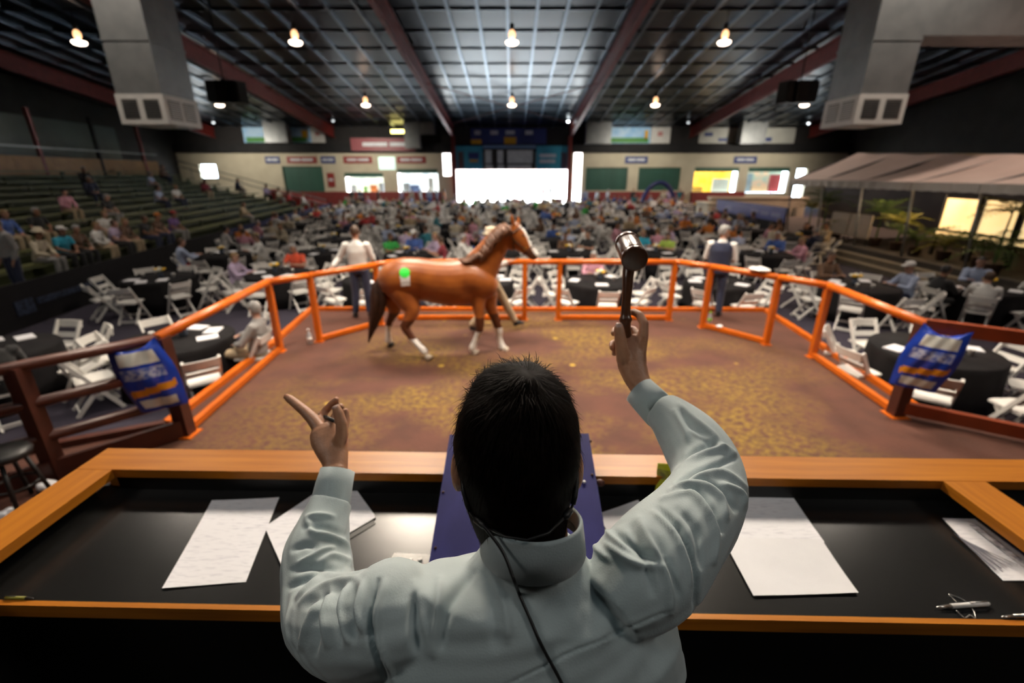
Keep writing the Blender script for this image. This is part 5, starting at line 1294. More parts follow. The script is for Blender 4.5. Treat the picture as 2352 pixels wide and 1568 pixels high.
def body_mat(c):
    r = np.zeros(len(c), int)
    for p in nails[:2]:
        q = np.linalg.norm(c - np.array(p), axis=1); r[(q < 0.0085) & (c[:, 1] < p.y + 0.012)] = 1
    q = (c - np.array(hc)) @ np.array(oriented(look))
    eye = (np.abs(np.abs(q[:, 0]) - 0.031) < 0.013) & (np.abs(q[:, 2] - 0.008) < 0.007) & (q[:, 1] > 0.05)
    lip = (np.abs(q[:, 0]) < 0.024) & (np.abs(q[:, 2] + 0.068) < 0.007) & (q[:, 1] > 0.06)
    r[eye] = 2; r[lip] = 3
    return r
face_mats(body, body_mat)
a = verts_of(body) - np.array(AO); set_verts(body, a)
put('body', body, [m_skin, m_nail, m_eye, m_lip], auc)
# shirt ----------------------------------------------------------------
SH = MB()
SH.tube([Vector((0.02, 0.46, 1.60)), Vector((0.02, 0.46, 1.74)), Vector((0.032, 0.455, 1.88)), Vector((0.024, 0.445, 2.00)), Vector((0.014, 0.44, 2.08)), Vector((0.022, 0.448, 2.135)), nk - Vector((0, 0.004, 0.055)), nk - Vector((0, 0, 0.02))],
        [(0.178, 0.130), (0.182, 0.128), (0.204, 0.132), (0.216, 0.128), (0.208, 0.110), (0.150, 0.084), (0.088, 0.078), (0.066, 0.064)], 28, side=CAMX)
def arm_path(rows, k=4):
    P = cr_path(rows, k); return S([tuple(r) for r in P])
Lrows = [(985, 1420, .575, 85), (900, 1425, .60, 118), (815, 1435, .66, 112), (750, 1412, .75, 92), (733, 1345, .81, 80), (728, 1275, .86, 74), (744, 1205, .905, 57), (762, 1150, .935, 45)]
Rrows = [(1400, 1400, .575, 85), (1478, 1320, .60, 118), (1560, 1225, .66, 104), (1622, 1140, .75, 86), (1622, 1075, .815, 78), (1590, 1015, .865, 71), (1552, 970, .905, 57), (1520, 942, .935, 45)]
Lp = arm_path(Lrows); Rp = arm_path(Rrows)
SH.tube(*Lp, 20); SH.tube(*Rp, 20)
SH.ball(dep(905, 1405, .60), 0.066, 16, 10); SH.ball(dep(1470, 1318, .60), 0.066, 16, 10)
shirt = fuse('shirt', SH, 0.0030, 10)
va = verts_of(shirt); nb = normals_of(shirt)
rel = va - np.array([0, 0, CAMZ]); fw = rel[:, 1] * _c - rel[:, 2] * _s; upv = rel[:, 1] * _s + rel[:, 2] * _c
U = 1176 + rel[:, 0] / fw * FPX; Vv = 784 - upv / fw * FPX
facing = np.clip(-(nb * (rel / np.linalg.norm(rel, axis=1)[:, None])).sum(1) * 2.2 + 0.25, 0, 1)
FOLDS = [ # (polyline in the photograph, half-width px, height m)
    ([(1128, 1318), (1160, 1390), (1168, 1470)], 11, .0040), ([(1108, 1320), (1128, 1400), (1138, 1480)], 14, -.0035),
    ([(1080, 1318), (1030, 1390), (1012, 1480)], 15, -.0060), ([(1010, 1330), (1008, 1420), (998, 1500)], 12, .0050), ([(950, 1340), (975, 1420), (985, 1490)], 12, .0035),
    ([(868, 1332), (850, 1400), (853, 1470), (885, 1560)], 6, -.0065), ([(884, 1335), (868, 1400), (870, 1470), (902, 1560)], 7, .0035),
    ([(1348, 1215), (1372, 1260), (1400, 1285)], 9, .0045), ([(1380, 1208), (1415, 1240), (1440, 1262)], 9, .0055), ([(1395, 1250), (1450, 1290), (1500, 1300)], 12, .0065), ([(1412, 1225), (1470, 1265), (1515, 1290)], 10, -.0060),
    ([(1470, 1195), (1500, 1255), (1535, 1330), (1540, 1400)], 12, .0060), ([(1452, 1215), (1478, 1280), (1500, 1360)], 12, -.0055), ([(1500, 1230), (1530, 1290), (1555, 1360)], 11, -.005),
    ([(1512, 1165), (1560, 1210), (1590, 1270), (1602, 1335), (1595, 1420)], 6, -.0065), ([(1500, 1175), (1545, 1220), (1575, 1280), (1586, 1340)], 7, .0035),
    ([(1160, 1575), (1350, 1482), (1545, 1398)], 3.5, -.0022),
    ([(1230, 1330), (1270, 1420), (1300, 1500)], 40, -.0035), ([(1360, 1320), (1380, 1400), (1390, 1480)], 30, .0030),
    # left sleeve
    ([(706, 1187), (735, 1183), (765, 1187)], 7, .0050), ([(705, 1195), (720, 1224), (760, 1234), (795, 1256), (806, 1296)], 8, .0065), ([(700, 1212), (745, 1210), (790, 1228)], 9, -.0050),
    ([(690, 1292), (712, 1282), (742, 1265), (764, 1258)], 7, .0060), ([(735, 1290), (765, 1276), (800, 1290)], 8, .0050), ([(675, 1262), (700, 1250), (720, 1255)], 9, -.0060), ([(672, 1310), (720, 1300), (780, 1306)], 9, -.0060),
    ([(684, 1372), (715, 1344), (745, 1322), (790, 1322)], 7, .0070), ([(690, 1386), (730, 1352), (775, 1334), (820, 1328)], 7, .0065), ([(665, 1348), (700, 1330), (740, 1310)], 9, -.0060), ([(705, 1392), (745, 1365), (790, 1345)], 9, -.0050),
    ([(760, 1352), (748, 1412), (752, 1480)], 9, .0060), ([(735, 1368), (708, 1430), (690, 1490)], 8, .0055), ([(745, 1370), (728, 1430), (722, 1500)], 9, -.0060), ([(672, 1392), (662, 1440), (672, 1480)], 8, .0040),
    ([(800, 1348), (786, 1400), (798, 1470)], 8, .0055), ([(780, 1350), (768, 1410), (780, 1480)], 8, -.0055), ([(832, 1340), (822, 1395), (832, 1450)], 8, .0045), ([(815, 1350), (806, 1400), (815, 1470)], 8, -.0045),
    # right sleeve
    ([(1562, 928), (1600, 965), (1640, 1002), (1660, 1032)], 8, .0055), ([(1585, 985), (1605, 1000), (1632, 1012)], 6, .0055), ([(1552, 945), (1572, 985), (1580, 1010)], 8, .0045), ([(1565, 945), (1590, 985), (1640, 1022)], 8, -.0055),
    ([(1545, 1085), (1600, 1050), (1660, 1030), (1690, 1050)], 8, .0055), ([(1560, 1108), (1610, 1080), (1690, 1052)], 7, -.0065), ([(1552, 1122), (1600, 1098), (1660, 1085), (1712, 1120)], 9, .0060), ([(1560, 1070), (1600, 1035), (1650, 1015)], 8, -.0045),
    ([(1540, 1128), (1600, 1112), (1650, 1140), (1668, 1190)], 8, .0065), ([(1548, 1118), (1610, 1104), (1665, 1130), (1690, 1170)], 7, -.0060), ([(1520, 1145), (1575, 1130), (1612, 1160), (1640, 1220), (1640, 1290)], 8, .0060), ([(1535, 1135), (1595, 1125), (1632, 1165), (1655, 1220)], 7, -.0055),
    ([(1660, 1110), (1700, 1130), (1712, 1165)], 7, .0050), ([(1560, 1170), (1600, 1220), (1612, 1300)], 9, -.0050),
]
disp = np.zeros(len(va))
for poly_, w, h in FOLDS:
    P = cr_path(poly_, 6); best = np.full(len(va), 1e9); tt = np.zeros(len(va))
    for i in range(len(P) - 1):
        a_, b_ = P[i], P[i + 1]; ab = b_ - a_; L2 = (ab ** 2).sum() + 1e-9
        t = np.clip(((U - a_[0]) * ab[0] + (Vv - a_[1]) * ab[1]) / L2, 0, 1)
        d2 = (U - a_[0] - ab[0] * t) ** 2 + (Vv - a_[1] - ab[1] * t) ** 2
        m_ = d2 < best; best[m_] = d2[m_]; tt[m_] = (i + t[m_]) / (len(P) - 1)
    disp += 1.45 * h * np.exp(-best / (w * w * 0.72)) * (0.25 + 0.75 * np.sin(np.pi * np.clip(tt, 0.02, 0.98)) ** 0.6) * facing
disp += 0.0012 * np.sin(va[:, 0] * 60 + 9 * np.sin(va[:, 2] * 25)) * np.sin(va[:, 2] * 48 + 5 * va[:, 1])
va = va + nb * disp[:, None]
set_verts(shirt, va)
bvh_shirt = BVHTree.FromPolygons([Vector(v) for v in va], [tuple(p.vertices) for p in shirt.polygons])
set_verts(shirt, va - np.array(AO))
put('shirt', shirt, m_shirt, auc)
sh_o = auc.children[-1]
def cuff(rows):
    pts, rad = S(rows); d = (pts[-1] - pts[0]).normalized()
    pts = [p - AO for p in pts]
    b = MB(); b.tube(pts + [pts[-1], pts[-1] - d * 0.03], [r for r in rad] + [tuple(x - .003 for x in rad[-1]), tuple(x - .006 for x in rad[-1])], 28)
    b.build('cuff', m_shirt, auc, True)
cuff([(757, 1162, .930, 41), (760, 1150, .936, 43), (768, 1112, .953, 41), (776, 1080, .966, 38)])
cuff([(1524, 950, .928, 40), (1517, 946, .936, 41.5), (1490, 919, .954, 39), (1467, 895, .968, 36)])
# collar: folded band round the neck
cb = MB(); n = 48; vs = []
cc = dep(1224, 1226, .578)
for (dz, r, fy) in ((0.020, .0545, 0), (0.040, .0570, 0), (0.044, .0592, 0), (0.039, .0618, 0), (0.020, .0642, 0), (-0.012, .0680, 0), (-0.013, .0650, 0)):
    for j in range(n):
        t = 2 * math.pi * j / n; back = 0.5 - 0.5 * math.sin(t)          # 1 at the nape
        vs.append(cc + Vector((r * math.cos(t), r * 1.0 * math.sin(t), dz * (0.75 + 0.25 * back) - 0.022 * (1 - back))) - AO)
fs = [(i * n + j, i * n + (j + 1) % n, (i + 1) * n + (j + 1) % n, (i + 1) * n + j) for i in range(6) for j in range(n)]
cb.add(vs, fs).build('collar', m_shirt, auc, True)
# trousers and shoes below the frame
TR = MB(); TR.tube([(0.02, 0.46, 1.50), (0.02, 0.46, 1.58), (0.02, 0.46, 1.68)], [(0.17, 0.13), (0.188, 0.14), (0.182, 0.135)], 20, side=CAMX)
for s in (-1, 1):
    x = 0.02 + s * 0.10
    TR.tube([(x, 0.45, 1.60), (x + s * 0.01, 0.46, 1.40), (x + s * 0.015, 0.46, 1.20), (x + s * 0.02, 0.44, 1.0), (x + s * 0.02, 0.43, PZ + 0.07)], [0.108, 0.094, 0.080, 0.074, 0.066], 16)
tr_ = fuse('trousers', TR, 0.010, 4); set_verts(tr_, verts_of(tr_) - np.array(AO)); put('trousers', tr_, MATS['cloth_black'], auc)
for s in (-1, 1):
    x = 0.02 + s * 0.12
    b = MB().tube([Vector((x, 0.34, PZ + .035)) - AO, Vector((x, 0.42, PZ + .05)) - AO, Vector((x + s * .01, 0.53, PZ + .04)) - AO, Vector((x + s * .02, 0.66, PZ + .024)) - AO], [(0.038, 0.034), (0.044, 0.05), (0.05, 0.038), (0.036, 0.022)], 14, side=CAMX)
    b.build('shoe', m_black, auc, True)
# hair -----------------------------------------------------------------
hm_ = oriented(look)
def hair_allowed(q):
    """q in head space: x side, y forward, z up"""
    nape = -0.134 + 0.75 * abs(q.x - 0.010)
    if q.y > 0.045: return q.z > 0.045 + 0.35 * (q.y - 0.045)
    if q.y > -0.018: return q.z > -0.035 + 0.9 * max(0, q.y + 0.005)
    return q.z > nape
HB = MB(); head_shape(HB, (0, 0, 0), (0, 1, 0), infl=0.0, n=48, face=False)
HB.tube([(0.004, -0.018, -0.02), (0.012, -0.010, -0.08), (0.016, -0.004, -0.135)], [(0.060, 0.068), (0.048, 0.056), (0.040, 0.046)], 32, side=(1, 0, 0))
base_h = fuse('hb', HB, 0.005, 5); hv = verts_of(base_h); hn = normals_of(base_h)
cap_v = []; allow = []
for v, nn in zip(hv, hn):
    q = Vector(v); al = hair_allowed(q); allow.append(al)
    th_ = 0.004 + 0.007 * max(0, min(1, (q.z + 0.02) / 0.1)) 
    th_ += 0.0022 * math.sin(70 * q.x + 40 * q.z) * math.sin(55 * q.y + 20) 
    if q.z < -0.06: th_ *= max(0.3, (q.z + 0.15) / 0.09)
    w_ = q + Vector(nn) * th_
    if w_.z > 0.03: w_.x *= 1 - 1.5 * (w_.z - 0.03)
    if w_.z > 0.07: w_.z += 0.04 * (w_.z - 0.07) + 0.003 * math.sin(90 * q.x) * math.sin(70 * q.y)
    cap_v.append(w_)
fs = [tuple(p.vertices) for p in base_h.polygons if all(allow[i] for i in p.vertices)]
hb = MB(); hb.add([hc + hm_ @ v - AO for v in cap_v], fs)
nv = len(hv)
idx = [i for i in range(nv) if allow[i]]
for k in range(13000):
    i = random.choice(idx); q = Vector(hv[i]); nn = Vector(hn[i])
    crown = Vector((0.01, -0.035, 0.105))
    dirv = (q - crown); dirv = dirv - nn * dirv.dot(nn)
    if q.y > 0.01 and q.z > 0.05: dirv = Vector((random.uniform(-.6, .6), 0.8, 0.0)); dirv = dirv - nn * dirv.dot(nn)        # fringe sweeps forward
    if dirv.length < 1e-4: continue
    dirv = (dirv.normalized() + Vector((random.gauss(0, .16), random.gauss(0, .16), random.gauss(0, .16)))).normalized()
    L = random.uniform(0.012, 0.022) if q.z < 0.02 else random.uniform(0.020, 0.036)
    lift = random.uniform(0.02, 0.14) if q.z < 0.07 else random.uniform(0.05, 0.30)
    if q.y > 0.0 and q.z > 0.08 and random.random() < .07: lift = random.uniform(.3, .9)
    sg = L * L / 0.17; p0 = cap_v[i] - nn * 0.002; p1 = p0 + dirv * L * .55 + nn * (L * lift * .5 - sg * .2); p2 = p0 + dirv * L + nn * (L * lift * .75 - sg)
    w = dirv.cross(nn).normalized() * 0.00045
    hb.add([hc + hm_ @ x - AO for x in (p0 - w, p0 + w, p1 + w * .8, p1 - w * .8, p2)], [(0, 1, 2, 3), (3, 2, 4)])
hb.build('hair', m_hair, auc, True)
bpy.data.meshes.remove(base_h)
# headset --------------------------------------------------------------
hs = thing('headset', 'black behind-the-neck headset with a cable down the back', 'headset', nk)
def pxt(rows, n=10): 
    pts, rad = S(rows); return [p - nk for p in pts], [r[0] for r in rad]
MB().tube(*pxt([(1062, 1098, .560, 4), (1066, 1130, .556, 6), (1074, 1158, .550, 7), (1079, 1174, .548, 6)]), 10).build('ear_arm', m_black, hs, True)
MB().tube(*pxt([(1079, 1174, .548, 3), (1090, 1190, .540, 3), (1092, 1192, .538, 8), (1112, 1206, .528, 9), (1118, 1210, .525, 4)]), 10).build('slider', m_black, hs, True)
MB().tube(*pxt([(1326, 1085, .565, 4), (1324, 1110, .560, 6), (1320, 1140, .552, 7), (1316, 1158, .548, 6)]), 10).build('ear_arm', m_black, hs, True)
MB().tube(*pxt([(1316, 1158, .548, 3), (1311, 1170, .542, 3), (1310, 1172, .540, 8), (1300, 1184, .532, 9), (1294, 1190, .528, 4)]), 10).build('slider', m_black, hs, True)
MB().tube(*pxt([(1118, 1210, .525, 3.2), (1160, 1232, .508, 3.2), (1210, 1240, .500, 3.2), (1260, 1224, .508, 3.2), (1294, 1190, .528, 3.2)]), 10).build('neckband', m_black, hs, True)
cab = []
for (u, v) in cr_path([(1108, 1204), (1130, 1232), (1152, 1262), (1166, 1292), (1178, 1325), (1195, 1370), (1217, 1420), (1243, 1480), (1270, 1530), (1296, 1580), (1325, 1650)], 5):
    d = ray(u, v).normalized(); h = bvh_shirt.ray_cast(Vector((0, 0, CAMZ)), d)
    dd = .53 if h[0] is None else None
    p = dep(u, v, .535) if h[0] is None else h[0] - d * 0.004
    if v < 1350:
        q = dep(u, v, .518 - .00016 * (v - 1204)); p = q if (q - Vector((0, 0, CAMZ))).length < (p - Vector((0, 0, CAMZ))).length else p
    cab.append(p - nk)
sm = [cab[0]] + [(cab[i - 1] + cab[i] * 2 + cab[i + 1]) / 4 for i in range(1, len(cab) - 1)] + [cab[-1]]
MB().tube(sm, 0.0019, 8).build('cable', m_black, hs, True)
# gavel ----------------------------------------------------------------
m_maho = M('mahogany', (0.070, 0.024, 0.010), (0.115, 0.042, 0.017), scale=7, rough=0.3, stretch=(8, 8, 1.5), detail=5, coat=0.15)
gp = dep(1446, 815, 1.01); gv = thing('gavel', 'dark polished wooden gavel held up in the right hand', 'gavel', gp)
hp = S([tuple(r) for r in cr_path([(1446, 818, 1.01, 6), (1445, 800, 1.01, 8.5), (1442, 765, 1.01, 8.5), (1438, 744, 1.01, 11), (1437, 734, 1.01, 15), (1437, 724, 1.01, 12), (1438, 700, 1.01, 10.3), (1441, 665, 1.012, 11.2), (1442, 640, 1.015, 12.5), (1444, 618, 1.02, 13.5), (1447, 590, 1.022, 12)], 4)])
MB().tube([p - gp for p in hp[0]], [r[0] for r in hp[1]], 18).build('handle', m_maho, gv, True)
n0, n1 = dep(1458.5, 596, .975), dep(1440, 557, 1.068)
ax = n1 - n0; r0 = 30.5 * .975 / FPX
prof = [(0.0, 0.80), (0.004, 0.90), (0.015, 0.98), (0.05, 1.0), (0.10, 1.0), (0.13, 0.96), (0.145, 0.90), (0.17, 0.94), (0.20, 0.96), (0.5, 0.97), (0.78, 0.95), (0.82, 0.93), (0.84, 0.89), (0.86, 0.96), (0.90, 1.0), (0.95, 1.0), (0.985, 0.98), (0.996, 0.9), (1.0, 0.8)]
MB().tube([n0 + ax * t - gp for t, r in prof], [r0 * r for t, r in prof], 36).build('mallet_head', m_maho, gv, True)
# pen in the left hand
a_, b_ = dep(742, 955, 1.075), dep(776, 970, .992)
pn_ = thing('marker_pen', 'short black pen held in the pointing left hand', 'pen', a_); d = b_ - a_
MB().tube([d * -0.25, d * 0.9], 0.0042, 12).build('barrel', m_black, pn_, True)
MB().tube([d * 0.9, d * 0.93, d * 1.06, d * 1.08], [.0044, .0052, .0052, .0044], 12).build('cap', m_black, pn_, True)
MB().tube([d * 0.86, d * 0.89], 0.0046, 12).build('band', m_silver, pn_, True)
# ------------------------------------------------------------------ the chestnut horse
def HX(x, y): return 820 + x / 4.127, 480 + y / 4.127          # tracing grid -> picture px
def HP(x, y, Y): return ony(*HX(x, y), Y)
def hr(px, Y): return px / 4.127 * (Y * 0.9385 + 0.55) / FPX
YB = 6.78
def yb(x): return 6.70 + 0.16 * (x - 200) / 1100
horse = thing('horse', 'chestnut horse with white blaze and socks walking across the ring', 'horse', (-1.15, 6.78, 0))
HO = Vector((-1.15, 6.78, 0))
K = MB()
body_st = [(205, 635, 735, .07), (240, 575, 790, .15), (300, 520, 835, .225), (380, 482, 860, .265), (470, 462, 862, .285), (570, 462, 856, .285), (680, 476, 880, .29), (800, 486, 905, .30), (920, 484, 920, .30), (1020, 474, 915, .285), (1110, 478, 905, .26), (1200, 540, 885, .24), (1275, 620, 850, .20), (1325, 690, 800, .12)]
P = cr_path(body_st, 3)
K.tube([HP(x, (t + b) / 2, yb(x)) for x, t, b, w in P], [(w, hr((b - t) / 2, yb(x))) for x, t, b, w in P], 24, side=(0, 1, 0))
neck_st = [(1120, 640, 185, .19), (1185, 540, 170, .17), (1250, 440, 142, .14), (1310, 345, 122, .115), (1365, 265, 105, .095), (1420, 205, 88, .085)]
P = cr_path(neck_st, 3)
K.tube([HP(x, y, yb(x)) for x, y, h, w in P], [(w, hr(h, yb(x))) for x, y, h, w in P], 20, side=(0, 1, 0))
head_st = [(1455, 165, 70, .085), (1500, 235, 92, .105), (1545, 300, 88, .10), (1590, 355, 70, .085), (1635, 400, 56, .07), (1670, 430, 50, .062), (1695, 452, 42, .055), (1708, 462, 22, .03)]
P = cr_path(head_st, 3); HYo = 6.86
K.tube([HP(x, y, HYo) for x, y, h, w in P], [(w, hr(h, HYo)) for x, y, h, w in P], 20, side=(0, 1, 0))
K.ball(HP(1480, 320, HYo), (hr(75, HYo), .075, hr(70, HYo)), 14, 9)                                     # jowl
K.ball(HP(1660, 462, HYo), (.06, .045, .03), 10, 7)                                                     # lower lip
for (bx, by, tx, ty, dy) in ((1480, 150, 1462, 38, -0.07), (1530, 150, 1528, 62, 0.05)):
    a, b = HP(bx, by, HYo + dy), HP(tx, ty, HYo + dy * 1.3)
    K.tube([a, a.lerp(b, .45), a.lerp(b, .8), b], [(.030, .022), (.036, .024), (.024, .016), (.006, .006)], 10)
def leg(rows, Ys):
    P = cr_path([(x, y, r, Y) for (x, y, r), Y in zip(rows, Ys)], 4)
    K.tube([HP(x, y, Y) for x, y, r, Y in P], [max(.012, hr(r, Y)) for x, y, r, Y in P], 14)
# near hind, far hind, near fore, far fore
leg([(400, 660, 60), (425, 760, 128), (490, 880, 106), (520, 960, 82), (490, 1050, 56), (455, 1115, 45), (478, 1160, 40), (530, 1235, 33), (590, 1300, 33), (628, 1342, 38), (650, 1372, 33)], [6.72, 6.67, 6.61, 6.57, 6.52, 6.5, 6.49, 6.47, 6.45, 6.44, 6.43])
leg([(340, 680, 50), (345, 780, 115), (350, 890, 88), (355, 960, 60), (330, 1020, 42), (305, 1075, 34), (298, 1140, 27), (297, 1200, 28), (298, 1250, 33), (300, 1270, 28)], [6.8, 6.86, 6.9, 6.93, 6.95, 6.96, 6.97, 6.98, 6.99, 7.0])
leg([(1140, 690, 45), (1142, 800, 84), (1152, 910, 66), (1160, 1010, 50), (1165, 1100, 42), (1160, 1150, 38), (1135, 1210, 29), (1112, 1270, 30), (1096, 1315, 37), (1100, 1345, 31)], [6.80, 6.76, 6.71, 6.68, 6.66, 6.66, 6.66, 6.66, 6.66, 6.66])
leg([(1230, 690, 45), (1242, 800, 90), (1262, 910, 66), (1300, 1010, 48), (1335, 1110, 40), (1345, 1155, 37), (1350, 1215, 29), (1362, 1270, 30), (1378, 1310, 36), (1390, 1340, 30)], [6.86, 6.90, 6.89, 6.88, 6.87, 6.86, 6.85, 6.84, 6.83, 6.83])
me = fuse('body', K, 0.012, 12)
# muscle and belly modelling
hv = verts_of(me); hn = normals_of(me)
def lump(x, y, r, h, Y=6.5):
    p = np.array(HP(x, y, Y)); d = np.linalg.norm((hv - p) * np.array([1, .35, 1]), axis=1); rr = hr(r, Y)
    return (h * np.exp(-(d / rr) ** 2) * (hn[:, 1] < 0.1))[:, None] * hn
hv = hv + lump(1110, 720, 120, .02) + lump(1060, 800, 70, -.022) + lump(330, 680, 130, .02) + lump(590, 760, 70, -.018) + lump(1180, 560, 80, -.014) + lump(1290, 720, 70, .015) + lump(420, 640, 110, .012) + lump(700, 620, 150, .008) + lump(1010, 640, 60, .010) + lump(620, 870, 60, -.02)
set_verts(me, hv)
m_chest = M('chestnut_coat', (0.36, 0.100, 0.013), (0.25, 0.062, 0.009), scale=4, rough=0.36, spec=0.45, sheen=0.15)
m_sock = M('white_sock', (0.78, 0.75, 0.70), (0.68, 0.65, 0.60), scale=14, rough=0.6)
m_leg_shade = M('leg_shade', (0.10, 0.026, 0.008), (0.07, 0.018, 0.006), scale=9, rough=0.45)  # shade on the lower legs put into the coat colour
m_muz = M('muzzle', (0.16, 0.075, 0.045), rough=0.55)
def hpx(c):
    r = c - np.array([0, 0, CAMZ]); f = r[:, 1] * _c - r[:, 2] * _s; u = r[:, 1] * _s + r[:, 2] * _c
    return (1176 + r[:, 0] / f * FPX - 820) * 4.127, (784 - u / f * FPX - 480) * 4.127
hd0, hd1 = np.array(HP(1520, 150, HYo)), np.array(HP(1710, 425, HYo))
def hmat(c):
    x, y = hpx(c); r = np.zeros(len(c), int)
    Z = c[:, 2]; X = c[:, 0]
    hind = x < 800
    r[(Z < 0.60) & (y > 900)] = 2
    lim = np.where(hind, np.where(c[:, 1] > 6.75, 0.36, 0.32), 0.37)
    r[(Z < lim)] = 1
    d = (hd1 - hd0) / np.linalg.norm(hd1 - hd0); t = (c - hd0) @ d
    perp = (c - hd0) - np.outer(t, d); front = perp @ np.cross(d, [0, -1, 0])
    on = (x > 1440) & (y < 520) & (t > 0.02)
    lat = np.abs(c[:, 1] - HYo)
    fwd = perp @ np.array([d[2] * -1, 0, d[0]])
    r[on & (fwd > -0.055) & (lat < 0.058) & (t > 0.03)] = 1
    r[on & (t > 0.42) & (fwd < -0.03)] = 3
    return r
face_mats(me, hmat)
bvh_h = BVHTree.FromPolygons([Vector(v) for v in verts_of(me)], [tuple(p.vertices) for p in me.polygons])
set_verts(me, verts_of(me) - np.array(HO))
put('body', me, [m_chest, m_sock, m_leg_shade, m_muz], horse)
# hooves
for (x, y, Y, tx, ty, dark) in ((655, 1378, 6.43, 690, 1432, 0), (301, 1268, 7.0, 312, 1308, 1), (1102, 1348, 6.66, 1118, 1392, 0), (1392, 1342, 6.83, 1410, 1396, 0)):
    a = HP(x, y, Y); g = onz(*HX(tx, ty), 0.0); g = Vector((a.x + 0.06, Y - 0.02, 0.0))
    MB().tube([a - HO, a.lerp(g, .4) - HO, g + Vector((0, 0, 0.008)) - HO], [(.040, .040), (.052, .048), (.066, .058)], 14, side=(1, 0, 0)).build('hoof', M('dark_hoof', (0.03, 0.025, 0.022), rough=0.5) if dark else M('pale_hoof', (0.42, 0.36, 0.29), rough=0.5), horse, True)
# mane, forelock and tail as locks of hair
m_mane = M('mane_hair', (0.16, 0.060, 0.022), (0.085, 0.030, 0.012), scale=30, rough=0.5)
m_tail = M('tail_hair', (0.020, 0.009, 0.006), (0.05, 0.020, 0.010), scale=20, rough=0.5)
mn = MB()
crest = cr_path([(1400, 130), (1330, 160), (1270, 220), (1200, 310), (1130, 390), (1040, 455), (975, 470)], 10)
for i, (x, y) in enumerate(crest):
    for k in range(3):
        Y = yb(x) - 0.03 - 0.02 * k; a = HP(x + random.uniform(-8, 8), y + 4, Y + 0.04)
        L = 95 + 40 * random.random() if x > 1120 else 45
        b = HP(x + 40 + random.uniform(-14, 14), y + L * .55, Y - 0.085); c = HP(x + 52 + random.uniform(-18, 18), y + L, Y - 0.11)
        mn.tube([a - HO, b - HO, c - HO], [(.020, .008), (.022, .009), (.004, .003)], 6)
mn.build('mane', m_mane, horse, True)
fl = MB()
for k in range(6):
    a = HP(1490 + 8 * k, 130, HYo - .02); b = HP(1525 + 6 * k, 190 + 6 * k, HYo - .09 + .02 * k); fl.tube([a - HO, a.lerp(b, .5) - HO + Vector((0.01, 0, .012)), b - HO], [.010, .010, .003], 6)
fl.build('forelock', m_mane, horse, True)
tl = MB()
ts = cr_path([(225, 650, 22), (200, 740, 48), (205, 850, 66), (195, 960, 62), (165, 1070, 44), (135, 1170, 24), (108, 1265, 5)], 5)
for k in range(16):
    o_ = Vector((random.gauss(0, .35), random.gauss(0, .35), 0))
    tl.tube([HP(x + o_.x * r, y, 6.66 + o_.y * hr(r, 6.66)) - HO for x, y, r in ts], [max(.004, hr(r * .62, 6.66)) for x, y, r in ts], 7)
tl.build('tail', m_tail, horse, True)
# eye and nostril
def hit(x, y, off=0.0):
    u, v = HX(x, y); d = ray(u, v).normalized(); h = bvh_h.ray_cast(Vector((0, 0, CAMZ)), d)
    return (h[0], h[1]) if h[0] is not None else (ony(u, v, 6.6), Vector((0, -1, 0)))
p, n_ = hit(1578, 252); MB().ball(p - HO, (.020, .012, .016), 12, 8).build('eye', m_eye, horse, True)
p, n_ = hit(1690, 440); MB().ball(p - HO, (.014, .008, .020), 10, 7).build('nostril', m_eye, horse, True)
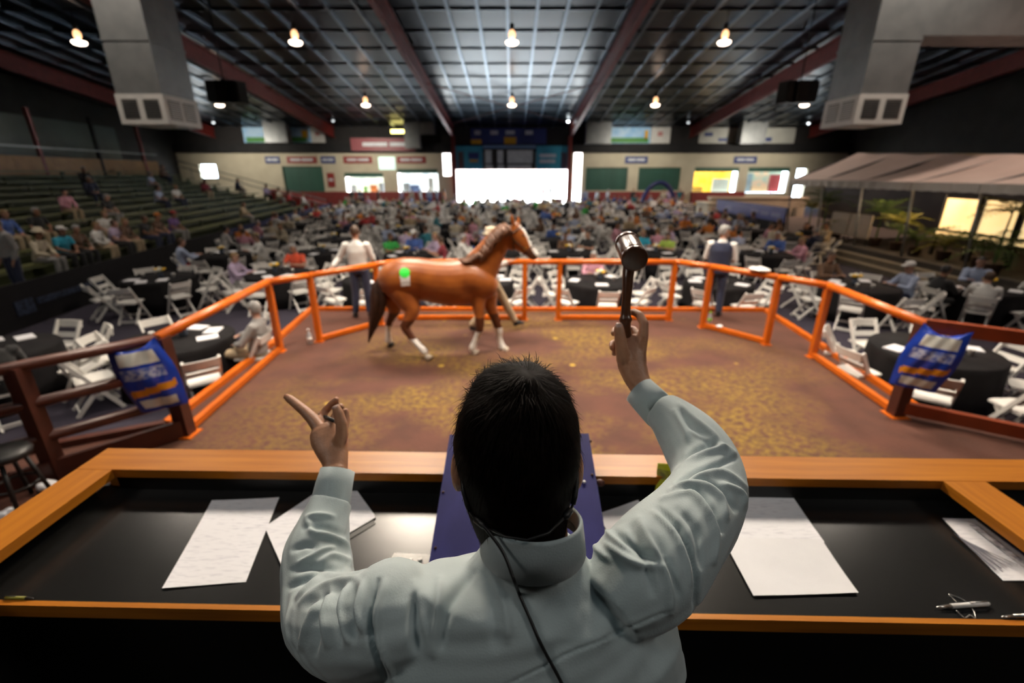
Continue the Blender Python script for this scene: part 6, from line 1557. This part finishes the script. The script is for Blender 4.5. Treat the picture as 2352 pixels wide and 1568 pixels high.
# hip number sticker: green disc on a white tag
def patch(pts, mat, name, off):
    vs = []
    for (x, y) in pts:
        p, n_ = hit(x, y); vs.append(p + n_ * off - HO)
    c, n_ = hit(sum(p[0] for p in pts) / len(pts), sum(p[1] for p in pts) / len(pts)); vs.append(c + n_ * off - HO)
    k = len(pts); return MB().add(vs, [(i, (i + 1) % k, k) for i in range(k)]).build(name, mat, st, False)
st = thing('hip_sticker', 'green and white hip number sticker on the horse rump', 'sticker', HO)
def ring_pts(f, n=24): return [f(2 * math.pi * i / n) for i in range(n)]
def sq(i0, x0, y0, x1, y1, n=5):
    e = []
    for a, b in (((x0, y0), (x1, y0 - 4)), ((x1, y0 - 4), (x1 + 4, y1 - 6)), ((x1 + 4, y1 - 6), (x0 + 10, y1)), ((x0 + 10, y1), (x0, y0))):
        for k in range(n): e.append((a[0] + (b[0] - a[0]) * k / n, a[1] + (b[1] - a[1]) * k / n))
    return e
patch(sq(0, 408, 632, 500, 728), M('tag_white', (0.82, 0.81, 0.78), rough=0.5), 'tag', .010)
patch(ring_pts(lambda t: (453 + 50 * math.cos(t), 605 + 44 * math.sin(t))), M('disc_green', (0.03, 0.85, 0.06), (0.03, 0.75, 0.06), rough=0.5), 'disc', .014)
# halter
hl = thing('halter', 'brown leather halter with brass fittings on the horse head', 'halter', HO)
m_lea = M('leather', (0.035, 0.016, 0.008), rough=0.4); m_brass = M('brass', (0.60, 0.42, 0.10), rough=0.25, metal=1.0)
def band(x, y, h, w, tilt, name, r=.011):
    c = HP(x, y, HYo); pts = []
    ca, sa = math.cos(tilt), math.sin(tilt)
    for k in range(25):
        t = 2 * math.pi * k / 24; q = (hr(h, HYo) + .010) * math.cos(t)
        pts.append(c + Vector((q * ca, (w + .012) * math.sin(t), q * sa)) - HO)
    MB().tube(pts, [(r, .004)] * 25, 8, cap=False).build(name, m_lea, hl, True)
band(1622, 385, 62, .078, R(42), 'noseband'); band(1468, 215, 100, .098, R(28), 'crown_strap')
def strap(rows, name, r=.010):
    pts = []
    for (x, y) in cr_path(rows, 4):
        p, n_ = hit(x, y); pts.append(p + n_ * .006 - HO)
    MB().tube(pts, [(r, .004)] * len(pts), 6).build(name, m_lea, hl, True)
strap([(1450, 175), (1462, 250), (1490, 300), (1545, 345), (1590, 380)], 'cheek_strap'); strap([(1490, 300), (1480, 360), (1500, 395)], 'throat_strap')
for (x, y) in ((1490, 300), (1590, 378), (1560, 400)):
    p, n_ = hit(x, y); MB().ball(p + n_ * .008 - HO, .014, 10, 7).build('buckle', m_brass, hl, True)
hp_ = FIG['walk']
lead = [HP(1555, 440, HYo), HP(1500, 470, HYo + .35), HP(1400, 470, 7.2), Vector((-0.05, 7.55, 1.33))]
tag(MB().tube(cr_path([tuple(p) for p in lead], 6), .010, 7).build('lead_strap', m_lea, None, True), 'dark lead strap from the halter to the handler', 'strap')
